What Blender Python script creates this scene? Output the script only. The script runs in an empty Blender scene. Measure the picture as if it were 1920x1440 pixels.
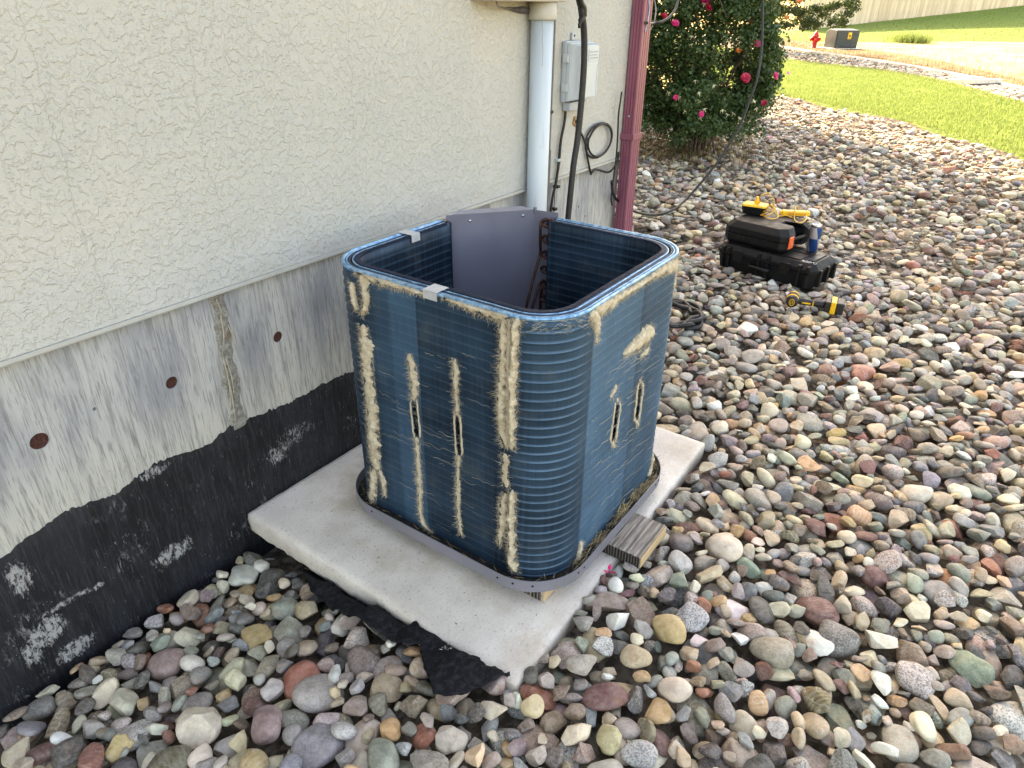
import bpy, bmesh, math, random
import numpy as np
from mathutils import Vector, Matrix, Quaternion, noise as mno
random.seed(11); rng = np.random.default_rng(11)
S = bpy.context.scene
COL = S.collection

# ------------------------------------------------------------------ camera
FPX = 1299.2                                    # focal length in pixels of a 1920 px wide frame
YAW, PITCH, ROLL = (math.radians(a) for a in (34.8212, 28.8615, 0.7099))
CAM = np.array([0.0, -1.7062, 1.45])
_f = np.array([math.cos(YAW)*math.cos(PITCH), math.sin(YAW)*math.cos(PITCH), -math.sin(PITCH)])
_r = np.array([math.sin(YAW), -math.cos(YAW), 0.0]); _u = np.cross(_r, _f)
_r, _u = math.cos(ROLL)*_r + math.sin(ROLL)*_u, -math.sin(ROLL)*_r + math.cos(ROLL)*_u
cd = bpy.data.cameras.new('camera'); cam = bpy.data.objects.new('camera', cd); COL.objects.link(cam)
cd.sensor_width = 36; cd.lens = FPX/1920*36; cd.clip_start = 0.05; cd.clip_end = 2000
cam.matrix_world = Matrix(((_r[0], _u[0], -_f[0], CAM[0]), (_r[1], _u[1], -_f[1], CAM[1]), (_r[2], _u[2], -_f[2], CAM[2]), (0, 0, 0, 1)))
S.camera = cam

# ------------------------------------------------------------------ sun, sky, exposure
SUN_AZ = np.array([0.67, 0.74]); SUN_EL = math.radians(34)      # the sun stands beyond the house, ahead and to the left
to_sun = Vector((SUN_AZ[0]*math.cos(SUN_EL), SUN_AZ[1]*math.cos(SUN_EL), math.sin(SUN_EL))).normalized()
W = bpy.data.worlds.new('World'); S.world = W; W.use_nodes = True
wt = W.node_tree; bg = wt.nodes['Background']
sky = wt.nodes.new('ShaderNodeTexSky'); sky.sky_type = 'NISHITA'; sky.sun_disc = False
sky.sun_elevation = SUN_EL; sky.sun_rotation = math.atan2(to_sun.x, to_sun.y)
sky.dust_density = 2.5; sky.ozone_density = 0.6; sky.air_density = 1.0
wt.links.new(sky.outputs[0], bg.inputs[0]); bg.inputs[1].default_value = 0.15
sd = bpy.data.lights.new('sun', 'SUN'); sd.energy = 3.5; sd.angle = math.radians(0.5); sd.color = (1, .93, .82)
sun = bpy.data.objects.new('sun', sd); COL.objects.link(sun)
sun.rotation_mode = 'QUATERNION'; sun.rotation_quaternion = to_sun.to_track_quat('Z', 'Y'); sun.location = (20, 20, 20)
vs = S.view_settings; vs.view_transform = 'Standard'; vs.look = 'None'; vs.gamma = 1; vs.use_curve_mapping = False
vs.exposure = 2.62
try:
    vs.use_white_balance = True; vs.white_balance_temperature = 9300; vs.white_balance_tint = 14
except Exception: pass
S.display_settings.display_device = 'sRGB'
S.render.engine = 'CYCLES'
S.cycles.max_bounces = 8; S.cycles.diffuse_bounces = 4; S.cycles.transparent_max_bounces = 8

# ------------------------------------------------------------------ helpers: pixel -> place
def ray(px, py): return _f + ((px-960)/FPX)*_r - ((py-720)/FPX)*_u
def _on(px, py, k, v):
    d = ray(px, py); return CAM + d*((v-CAM[k])/d[k])
def on_x(px, py, X): return _on(px, py, 0, X)
def on_y(px, py, Y): return _on(px, py, 1, Y)
def on_z(px, py, Z): return _on(px, py, 2, Z)
def at_d(px, py, D): return CAM + ray(px, py)*D
def to_px(P):
    d = np.asarray(P, float)-CAM; z = d@_f
    return np.stack([960+FPX*(d@_r)/z, 720-FPX*(d@_u)/z, z], -1)

def lin(*c):
    c = [x/255 for x in c]
    return tuple(x/12.92 if x <= .04045 else ((x+.055)/1.055)**2.4 for x in c) + (1.0,)
def sstep(a, b, x):
    t = np.clip((x-a)/(b-a), 0, 1); return t*t*(3-2*t)

# ------------------------------------------------------------------ helpers: meshes and objects
ROOTM = {}                                       # thing -> world matrix, so that parts may be built in world space
def mesh_np(name, V, F, smooth=False):
    V = np.asarray(V, np.float32); F = np.asarray(F, np.int32); M_, k = F.shape
    me = bpy.data.meshes.new(name)
    me.vertices.add(len(V)); me.vertices.foreach_set('co', V.ravel())
    me.loops.add(M_*k); me.loops.foreach_set('vertex_index', F.ravel())
    me.polygons.add(M_); me.polygons.foreach_set('loop_start', np.arange(0, M_*k, k, dtype=np.int32))
    if smooth: me.polygons.foreach_set('use_smooth', np.ones(M_, bool))
    me.update(calc_edges=True); me.validate()
    return me
def attr(me, name, typ, data, dom='POINT'):
    a = me.attributes.new(name, typ, dom)
    a.data.foreach_set({'FLOAT': 'value', 'FLOAT_VECTOR': 'vector', 'FLOAT_COLOR': 'color'}[typ], np.asarray(data, np.float32).ravel())
def link(name, me, mat=None, parent=None, local=False):
    o = bpy.data.objects.new(name, me); COL.objects.link(o)
    if mat: me.materials.append(mat)
    if parent is not None:
        o.parent = parent; Mx = ROOTM[parent]; ROOTM[o] = Mx
        if not local: me.transform(Mx.inverted())
    else: ROOTM[o] = Matrix()
    return o
def tag(o, label=None, cat=None, group=None, kind=None):
    if label: o['label'] = label
    if cat: o['category'] = cat
    if group: o['group'] = group
    if kind: o['kind'] = kind
    return o
def thing(name, label, cat, loc=(0, 0, 0), rz=0, group=None, mx=None):
    o = bpy.data.objects.new(name, None); COL.objects.link(o); o.empty_display_size = .1
    m = mx if mx is not None else Matrix.Translation(Vector(loc)) @ Matrix.Rotation(rz, 4, 'Z')
    o.matrix_world = m; ROOTM[o] = m.copy()
    return tag(o, label, cat, group)

class MB:
    def __init__(s): s.v = []; s.f = []; s.sm = []
    def add(s, V, F, smooth=False):
        b = len(s.v); s.v += [tuple(p) for p in V]; s.f += [tuple(i+b for i in q) for q in F]; s.sm += [smooth]*len(F); return s
    def box(s, lo, hi, R=None, c=None, taper=1.0):
        lo, hi = np.array(lo, float), np.array(hi, float)
        P = np.array([[x, y, z] for z in (0, 1) for y in (0, 1) for x in (0, 1)], float)*(hi-lo)+lo
        if taper != 1.0:
            m = (lo+hi)/2; P[:4, :2] = m[:2]+(P[:4, :2]-m[:2])*taper
        if R is not None: P = (np.array(R) @ (P-(c if c is not None else (lo+hi)/2)).T).T + (c if c is not None else (lo+hi)/2)
        return s.add(P, [(0, 2, 3, 1), (4, 5, 7, 6), (0, 1, 5, 4), (2, 6, 7, 3), (0, 4, 6, 2), (1, 3, 7, 5)])
    def tube(s, pts, r, n=8, caps=True, smooth=True):
        P = np.array(pts, float); m = len(P); rr = np.full(m, r) if np.isscalar(r) else np.array(r, float)
        T = np.gradient(P, axis=0); T /= np.linalg.norm(T, axis=1)[:, None]+1e-12
        up = np.array([0, 0, 1.]) if abs(T[0, 2]) < .9 else np.array([1., 0, 0])
        N = np.cross(T[0], up); N /= np.linalg.norm(N); V = []
        for i in range(m):
            N = N-T[i]*(N@T[i]); N /= np.linalg.norm(N)+1e-12; B = np.cross(T[i], N)
            for k in range(n):
                a = 2*math.pi*k/n; V.append(P[i]+rr[i]*(math.cos(a)*N+math.sin(a)*B))
        F = [(i*n+k, i*n+(k+1) % n, (i+1)*n+(k+1) % n, (i+1)*n+k) for i in range(m-1) for k in range(n)]
        b = len(s.v); s.add(V, F, smooth)
        if caps:
            s.f += [tuple(b+k for k in range(n))[::-1], tuple(b+(m-1)*n+k for k in range(n))]; s.sm += [False, False]
        return s
    def lathe(s, prof, o=(0, 0, 0), n=24, ax=(0, 0, 1), smooth=True):
        ax = np.array(ax, float); ax /= np.linalg.norm(ax); h = np.array([1., 0, 0]) if abs(ax[0]) < .9 else np.array([0, 1., 0])
        a = np.cross(ax, h); a /= np.linalg.norm(a); b = np.cross(ax, a); V = []
        for (r, z) in prof:
            for k in range(n):
                t = 2*math.pi*k/n; V.append(np.array(o)+ax*z+r*(math.cos(t)*a+math.sin(t)*b))
        F = [(i*n+k, i*n+(k+1) % n, (i+1)*n+(k+1) % n, (i+1)*n+k) for i in range(len(prof)-1) for k in range(n)]
        bb = len(s.v); s.add(V, F, smooth)
        s.f += [tuple(bb+k for k in range(n))[::-1], tuple(bb+(len(prof)-1)*n+k for k in range(n))]; s.sm += [False, False]
        return s
    def prism(s, poly, z0, z1, ax=2, shrink=None, smooth=False):
        n = len(poly); q = poly if shrink is None else shrink
        def p3(p, z): return {2: (p[0], p[1], z), 1: (p[0], z, p[1]), 0: (z, p[0], p[1])}[ax]
        V = [p3(p, z0) for p in poly]+[p3(p, z1) for p in q]
        b = len(s.v); s.add(V, [(i, (i+1) % n, n+(i+1) % n, n+i) for i in range(n)], smooth)
        s.f += [tuple(b+k for k in range(n))[::-1], tuple(b+n+k for k in range(n))]; s.sm += [False, False]
        return s
    def build(s, name, mat, parent=None, local=False, bevel=0, seg=2, smooth=None):
        me = bpy.data.meshes.new(name); me.from_pydata([tuple(map(float, p)) for p in s.v], [], s.f)
        bm = bmesh.new(); bm.from_mesh(me); bmesh.ops.recalc_face_normals(bm, faces=bm.faces); bm.to_mesh(me); bm.free()
        me.polygons.foreach_set('use_smooth', [True]*len(me.polygons) if smooth else s.sm)
        o = link(name, me, mat, parent, local)
        if bevel:
            b = o.modifiers.new('bevel', 'BEVEL'); b.width = bevel; b.segments = seg; b.limit_method = 'ANGLE'; b.angle_limit = math.radians(40); b.harden_normals = False
        return o
def spline(pts, k=8):
    P = [np.array(p, float) for p in pts]; P = [2*P[0]-P[1]]+P+[2*P[-1]-P[-2]]; out = []
    for i in range(1, len(P)-2):
        for j in range(k):
            t = j/k; a, b, c, d = P[i-1:i+3]
            out.append(.5*((2*b)+(c-a)*t+(2*a-5*b+4*c-d)*t*t+(3*b-a-3*c+d)*t**3))
    return out+[P[-2]]
def fbm(x, y, z, o=3):
    return mno.fractal(Vector((x, y, z)), 1.0, 2.0, o)

# ------------------------------------------------------------------ helpers: materials
class NT:
    def __init__(s, name):
        s.m = bpy.data.materials.new(name); s.m.use_nodes = True; s.t = s.m.node_tree; s.t.nodes.clear()
        s.out = s.t.nodes.new('ShaderNodeOutputMaterial')
    def n(s, typ, ins=None, out=0, **props):
        nd = s.t.nodes.new('ShaderNode'+typ)
        for k, v in props.items(): setattr(nd, k, v)
        for k, v in (ins or {}).items():
            if isinstance(v, bpy.types.NodeSocket): s.t.links.new(v, nd.inputs[k])
            else: nd.inputs[k].default_value = v
        return nd.outputs[out]
    def math(s, op, a, b=0.0, clamp=False): return s.n('Math', {0: a, 1: b}, operation=op, use_clamp=clamp)
    def mix(s, f, a, b, blend='MIX'): return s.n('Mix', {0: f, 6: a, 7: b}, 2, data_type='RGBA', blend_type=blend)
    def noise(s, v, sc, d=4, r=.55, dist=0, out=0): return s.n('TexNoise', {'Vector': v, 'Scale': sc, 'Detail': d, 'Roughness': r, 'Distortion': dist}, out)
    def vor(s, v, sc, feat='F1', out=0, rnd=1): return s.n('TexVoronoi', {'Vector': v, 'Scale': sc, 'Randomness': rnd}, out, feature=feat)
    def ss(s, x, a, b, lo=0.0, hi=1.0): return s.n('MapRange', {0: x, 1: a, 2: b, 3: lo, 4: hi}, interpolation_type='SMOOTHSTEP')
    def geo(s): return s.n('NewGeometry')
    def obj(s): return s.n('TexCoord', out=3)
    def scale(s, v, x, y, z): return s.n('Mapping', {'Vector': v, 'Scale': (x, y, z)})
    def at(s, name, out=0): return s.n('Attribute', out=out, attribute_name=name)
    def sep(s, v): nd = s.t.nodes.new('ShaderNodeSeparateXYZ'); s.t.links.new(v, nd.inputs[0]); return nd.outputs
    def bump(s, h, st=.5, d=.01, nrm=None):
        i = {'Strength': st, 'Distance': d, 'Height': h}
        if nrm is not None: i['Normal'] = nrm
        return s.n('Bump', i)
    def done(s, color, rough=.6, metal=0.0, nrm=None, spec=.5, **kw):
        i = {'Base Color': color, 'Roughness': rough, 'Metallic': metal, 'Specular IOR Level': spec}; i.update(kw)
        if nrm is not None: i['Normal'] = nrm
        b = s.n('BsdfPrincipled', i); s.t.links.new(b, s.out.inputs[0]); return s.m
    def leafy(s, color, rough, tr, trcol, spec=.3):
        b = s.n('BsdfPrincipled', {'Base Color': color, 'Roughness': rough, 'Specular IOR Level': spec})
        t = s.n('BsdfTranslucent', {'Color': trcol}); mx = s.n('MixShader', {0: tr, 1: b, 2: t}); s.t.links.new(mx, s.out.inputs[0]); return s.m
def plain(name, c, rough=.5, metal=0., var=.12, sc=30, bump=.0, bs=200, spec=.5, dirt=None):
    t = NT(name); v = t.obj(); n = t.noise(v, sc, 4)
    col = t.mix(t.ss(n, .35, .7), tuple(x*(1-var) for x in c[:3])+(1,), tuple(min(1, x*(1+var)) for x in c[:3])+(1,))
    if dirt:
        d = t.noise(v, sc*.35, 6, .65); col = t.mix(t.math('MULTIPLY', t.ss(d, .5, .72), dirt[0]), col, dirt[1])
    r = t.ss(t.noise(v, sc*1.7, 3), .3, .7, max(0, rough-.08), min(1, rough+.08))
    nm = t.bump(t.noise(v, bs, 3), bump, .002) if bump else None
    return t.done(col, r, metal, nm, spec)

# ================================================================== GROUND
HF = np.array([math.cos(YAW), math.sin(YAW)]); HR = np.array([math.sin(YAW), -math.cos(YAW)])
def gravel_top(x, y):
    """height of the surface of the cobbles: low beside the wall in front of the pad, almost level with the pad elsewhere"""
    left = -.175+.135*sstep(0.0, -1.1, y)
    w = sstep(.95, 2.2, x)
    return left*(1-w)+(-.045)*w + .012*np.sin(x*2.1+y*1.3)
_L1 = (at_d(1610, 45, 40)); _L2 = (at_d(1920, 10, 40))
_d1, _d2 = [float((p[:2]-CAM[:2])@HF) for p in (_L1, _L2)]
_l1, _l2 = [float((p[:2]-CAM[:2])@HR) for p in (_L1, _L2)]
def terrain(x, y):
    D = (x-CAM[0])*HF[0]+(y-CAM[1])*HF[1]; L = (x-CAM[0])*HR[0]+(y-CAM[1])*HR[1]
    zf = _L1[2]+(_L2[2]-_L1[2])*np.clip((L-_l1)/(_l2-_l1), -.8, 2.2)
    Df = _d1+(_d2-_d1)*np.clip((L-_l1)/(_l2-_l1), -2.5, 3.5)
    return -.09+(zf+.09)*np.clip((D-Df+11)/11.0, 0, 1.04)**2
def on_ground(px, py):
    t = 2.0
    d = ray(px, py)
    while t < 200:
        P = CAM+d*t
        if P[2] < terrain(P[0], P[1]): return P
        t += .1
    return CAM+d*60

# the large earth sheet
gx = np.unique(np.concatenate([np.linspace(-500, -20, 25), np.linspace(-20, 90, 111), np.linspace(90, 600, 25)]))
gy = np.unique(np.concatenate([np.linspace(-500, -30, 25), np.linspace(-30, 50, 81), np.linspace(50, 600, 25)]))
X, Y = np.meshgrid(gx, gy); Z = terrain(X, Y)
inside = (X > -6.5) & (X < 15.5) & (Y > -8.5) & (Y < 4.6); Z = np.where(inside, -.5, Z)
V = np.stack([X.ravel(), Y.ravel(), Z.ravel()], 1); nx = len(gx)
I, J = np.meshgrid(np.arange(len(gx)-1), np.arange(len(gy)-1)); b = (J*nx+I).ravel()
F = np.stack([b, b+1, b+nx+1, b+nx], 1)
t = NT('dry_field'); v = t.n('NewGeometry')
n1 = t.noise(v, .55, 6, .65); n2 = t.noise(v, 9, 5, .7)
c = t.mix(t.ss(n1, .38, .62), lin(190, 176, 124), lin(174, 156, 102)); c = t.mix(t.ss(n2, .45, .75, 0, .55), c, lin(165, 140, 88))
m_field = t.done(c, .95, 0, t.bump(n2, .6, .05), .1)
ground = tag(link('ground', mesh_np('ground', V, F, True), m_field), kind='structure')

# soil sheet under the cobbles
gx = np.arange(-6.6, 15.7, .12); gy = np.arange(-8.6, 4.7, .12)
X, Y = np.meshgrid(gx, gy); Z = gravel_top(X, Y)-.046
V = np.stack([X.ravel(), Y.ravel(), Z.ravel()], 1); nx = len(gx)
I, J = np.meshgrid(np.arange(len(gx)-1), np.arange(len(gy)-1)); b = (J*nx+I).ravel()
t = NT('gravel_soil'); v = t.n('NewGeometry'); vr = t.vor(v, 16, 'F1', 1); vd = t.vor(v, 16, 'F1', 0)
c = t.mix(t.sep(vr)[0], lin(150, 138, 122), lin(108, 98, 87)); c = t.mix(t.ss(t.noise(v, 40, 5), .4, .6), c, lin(92, 82, 72))
m_soil = t.done(c, .95, 0, t.bump(t.math('SUBTRACT', 1.0, vd), 1, .03), .1)
bed = tag(link('gravel_bed', mesh_np('gravel_bed', V, np.stack([b, b+1, b+nx+1, b+nx], 1), True), m_soil), kind='structure')

# lawn, far strip of cobbles, edging: bands between polylines
P_NEAR = [(22, 9.6), (18, 5.9), (14.44, 2.28), (12.13, -.265), (9.95, -1.8), (7.3, -3.4), (3.0, -5.6), (-2, -7.6)]
P_FAR = [(36, 13.6), (30, 9.2), (24.64, 5.13), (21.4, 1.135), (16.16, -1.56), (11.8, -3.6), (5.5, -6.4), (-2, -9.5)]
P_FAR2 = [(42, 15.2), (36.5, 10.6), (31, 6.77), (24.36, 1.58), (18.89, -1.46), (13.6, -4.1), (7, -7.0), (-2, -11)]
def band(name, A, B, z, mat, n=90, m=8, amp=0.0):
    A = np.array(spline([(a[0], a[1], 0) for a in A], 12))[:, :2]; B = np.array(spline([(a[0], a[1], 0) for a in B], 12))[:, :2]
    V = []; k = len(A)
    for i in range(k):
        for j in range(m+1):
            s = j/m; p = A[i]*(1-s)+B[i]*s
            if j == 0 and amp: p = p+amp*np.array([math.sin(i*2.3), math.cos(i*3.1)])
            V.append((p[0], p[1], z if (0 < j < m) else z-.085))
    F = [(i*(m+1)+j, i*(m+1)+j+1, (i+1)*(m+1)+j+1, (i+1)*(m+1)+j) for i in range(k-1) for j in range(m)]
    return link(name, mesh_np(name, V, F, True), mat), A, B
t = NT('lawn_soil'); v = t.n('NewGeometry'); n = t.noise(v, 18, 5, .7)
m_lawn = t.done(t.mix(t.ss(n, .3, .7), lin(94, 114, 54), lin(120, 136, 74)), .9, 0, t.bump(n, .8, .03), .1)
o, LA, LB = band('lawn', P_NEAR, P_FAR, -.03, m_lawn, amp=.03); tag(o, kind='structure')
o, SA, SB = band('far_gravel_bed', P_FAR, P_FAR2, -.058, m_soil); tag(o, kind='structure')
# concrete edging along the far side of the strip
mb = MB()
for i in range(len(SB)-1):
    d = SB[i+1]-SB[i]; nrm = np.array([d[1], -d[0]])/np.hypot(*d)*.07
    a, b2 = SB[i]-nrm, SB[i]+nrm; c2, d2 = SB[i+1]+nrm, SB[i+1]-nrm
    mb.prism([tuple(a), tuple(b2), tuple(c2), tuple(d2)], -.2, .012)
m_edge = plain('edging_concrete', lin(200, 196, 186), .85, 0, .1, 14, .3, 60)
tag(mb.build('edging_strip', m_edge), kind='structure')
t = NT('bare_dirt'); v = t.n('NewGeometry'); n = t.noise(v, 7, 6, .7)
m_dirtstrip = t.done(t.mix(t.ss(n, .35, .68), lin(96, 74, 54), lin(142, 120, 88)), .95, 0, t.bump(n, .8, .04), .1)
P_FAR3 = [(a+dx_, b+dy_) for (a, b), dx_, dy_ in zip(P_FAR2, (10, 9, 7.5, 6.5, 4.8, 3.8, 3, 2), (.4, .4, .6, .6, .6, .4, .2, 0))]
o, DA, DB = band('dirt_strip', P_FAR2, P_FAR3, -.064, m_dirtstrip); tag(o, kind='structure')
# green verge in front of the fence
V = []; F = []; cols = np.linspace(-2.0, 3.5, 56)
for s in cols:
    for j, D in enumerate(_d1+(_d2-_d1)*s+np.linspace(-7.5, .6, 11)):
        L = _l1+(_l2-_l1)*s; p = CAM[:2]+HF*(D+.25*math.sin(s*9)*(j == 0))+HR*L; V.append((p[0], p[1], float(terrain(p[0], p[1]))+.012))
for i in range(len(cols)-1):
    for j in range(10): F.append((i*11+j, i*11+j+1, (i+1)*11+j+1, (i+1)*11+j))
tag(link('verge', mesh_np('verge', V, F, True), m_lawn), kind='structure')

# ------------------------------------------------------------------ grass blades (nobody could count them)
def in_poly(P, A, B):
    poly = np.concatenate([A, B[::-1]]); x, y = P[:, 0], P[:, 1]; ins = np.zeros(len(P), bool); j = len(poly)-1
    for i in range(len(poly)):
        a, c = poly[i], poly[j]
        hit = ((a[1] > y) != (c[1] > y)) & (x < (c[0]-a[0])*(y-a[1])/(c[1]-a[1]+1e-12)+a[0]); ins ^= hit; j = i
    return ins
def blades(name, P, h, w, mat, lean=.5, label=None):
    n = len(P); a = rng.uniform(0, 2*math.pi, n); H = h*rng.uniform(.55, 1.2, n); Wd = w*rng.uniform(.7, 1.2, n)
    tx = np.stack([np.cos(a), np.sin(a), np.zeros(n)], 1); b = rng.uniform(0, 2*math.pi, n)
    ln = np.stack([np.cos(b), np.sin(b), np.zeros(n)], 1)*(H*lean*rng.uniform(.1, 1, n))[:, None]
    up = np.zeros((n, 3)); up[:, 2] = H
    V = np.stack([P-tx*Wd[:, None]/2, P+tx*Wd[:, None]/2, P+ln*.4+up*.62+tx*Wd[:, None]*.38, P+ln+up*.97, P+ln*.4+up*.62-tx*Wd[:, None]*.38], 1).reshape(-1, 3)
    k = np.arange(n)*5
    F = np.concatenate([np.stack([k, k+1, k+2, k+4], 1), np.stack([k+4, k+2, k+3, k+3], 1)])
    me = bpy.data.meshes.new(name)
    F1 = np.stack([k, k+1, k+2, k+4], 1); F2 = np.stack([k+4, k+2, k+3], 1)
    me.vertices.add(len(V)); me.vertices.foreach_set('co', V.astype(np.float32).ravel())
    li = np.concatenate([F1.ravel(), F2.ravel()]).astype(np.int32); me.loops.add(len(li)); me.loops.foreach_set('vertex_index', li)
    me.polygons.add(2*n); me.polygons.foreach_set('loop_start', np.concatenate([np.arange(n)*4, n*4+np.arange(n)*3]).astype(np.int32))
    me.update(calc_edges=True)
    attr(me, 'rnd', 'FLOAT', np.repeat(rng.random(n), 5))
    return tag(link(name, me, mat), kind='stuff')
def grass_mat(name, c0, c1, c2, tr=.45):
    t = NT(name); r = t.at('rnd', 2); c = t.mix(r, c0, c1); n = t.noise(t.n('NewGeometry'), 1.1, 3)
    c = t.mix(t.ss(n, .5, .75, 0, .5), c, c2); return t.leafy(c, .6, tr, c)
m_grass = grass_mat('grass_blade', lin(104, 124, 62), lin(132, 149, 87), lin(154, 165, 104))
m_straw = grass_mat('straw_blade', lin(112, 88, 60), lin(150, 126, 86), lin(98, 74, 50), .15)
m_litter = grass_mat('dead_grass_blade', lin(96, 78, 48), lin(128, 110, 62), lin(70, 52, 36), .2)
def visible(P, m=60):
    q = to_px(P); return (q[:, 2] > 0) & (q[:, 0] > -m) & (q[:, 0] < 1920+m) & (q[:, 1] > -m-40) & (q[:, 1] < 1440+m)
P = np.stack([rng.uniform(7, 32, 900000), rng.uniform(-6, 10, 900000), np.full(900000, -.032)], 1)
P = P[visible(P, 120)]; P = P[in_poly(P, LA, LB)]
dist = np.linalg.norm(P[:, :2]-CAM[:2], axis=1); P = P[rng.random(len(P)) < np.clip(14/dist, .25, 1)**1.2]; P = P[:90000]
blades('grass', P, .05, .011, m_grass, .6)
P = []
for s in rng.uniform(-1.2, 2.2, 9000):
    D = _d1+(_d2-_d1)*s+rng.uniform(-7.5, .2); L = _l1+(_l2-_l1)*s; p = CAM[:2]+HF*D+HR*L; P.append((p[0], p[1], float(terrain(p[0], p[1]))))
blades('grass', np.array(P), .09, .03, m_grass, .6)
# dry brown grass behind the edging, thinner further out
P = []
while len(P) < 7000:
    k = rng.integers(0, len(SB)-1); s = rng.random(); p = SB[k]*(1-s)+SB[k+1]*s; d = SB[k+1]-SB[k]; nrm = np.array([-d[1], d[0]])/np.hypot(*d)
    if nrm[0] < 0: nrm = -nrm
    p = p+nrm*(.12+rng.exponential(3.2)); P.append((p[0], p[1], float(terrain(p[0], p[1]))-.005))
P = np.array(P); P = P[visible(P, 100)]
blades('dry_grass', P, .16, .012, m_straw, .9)
# dead grass and litter under the rose bush
bx0 = on_z(1300, 275, -.05); P = np.stack([rng.normal(8.2, .55, 1700), rng.normal(1.55, .5, 1700), np.full(1700, -.05)], 1)
blades('dead_grass', P, .13, .005, m_litter, 1.0)

# ================================================================== HOUSE
HX = 3.43                                        # the corner where the downspout stands
ZS = 0.738                                       # lower edge of the stucco
t = NT('stucco'); v = t.n('NewGeometry'); s3 = t.sep(v)
big = t.noise(v, 1.3, 4); mid = t.noise(v, 44, 4, .56, .3); fine = t.noise(v, 190, 3, .6)
mask = t.ss(t.noise(v, 2.2, 3), .3, .62, .85, 1.0)
isl = t.ss(mid, .47, .56); isl2 = t.ss(t.noise(v, 74, 3, .55, .3), .5, .6)
h = t.math('ADD', t.math('MULTIPLY', t.math('ADD', t.math('MULTIPLY', isl, .75), t.math('MULTIPLY', isl2, .32)), mask), t.math('MULTIPLY', fine, .28))
c = t.mix(t.ss(big, .35, .68), lin(179, 180, 175), lin(189, 187, 180)); c = t.mix(t.ss(mid, .40, .5, .10, 0), c, lin(150, 150, 146))
crk = None
for (pa, pb, k) in (((35, 10), (165, 470), 1), ((160, 430), (215, 600), 2), ((347, 20), (385, 300), 3), ((385, 300), (458, 520), 4), ((650, 0), (668, 330), 5)):
    A, B = on_y(*pa, -.02), on_y(*pb, -.02); sl = (B[0]-A[0])/(B[2]-A[2])
    wob = t.math('MULTIPLY', t.math('SUBTRACT', t.noise(t.n('CombineXYZ', {2: s3[2], 0: float(k*7)}), 11, 6, .7), .5), .075)
    x = t.math('SUBTRACT', t.math('SUBTRACT', s3[0], wob), t.math('ADD', t.math('MULTIPLY', s3[2], float(sl)), float(A[0]-sl*A[2])))
    ln = t.ss(t.math('ABSOLUTE', x), .0001, .0012, 1, 0)
    lo, hi = min(A[2], B[2]), max(A[2], B[2]); ln = t.math('MULTIPLY', ln, t.math('MULTIPLY', t.math('GREATER_THAN', s3[2], float(lo)), t.math('LESS_THAN', s3[2], float(hi+(.6 if k in (1, 3, 5) else 0)))))
    crk = ln if crk is None else t.math('MAXIMUM', crk, ln)
c = t.mix(t.math('MULTIPLY', crk, .30), c, lin(110, 106, 100)); h = t.math('SUBTRACT', h, t.math('MULTIPLY', crk, .22))
spl = t.ss(s3[2], .76, 1.0, .35, 0.0); c = t.mix(t.math('MULTIPLY', spl, t.ss(t.noise(v, 9, 5), .4, .7)), c, lin(196, 196, 196))
m_stucco = t.done(c, .9, 0, t.bump(h, .75, .0038), .2)
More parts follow.
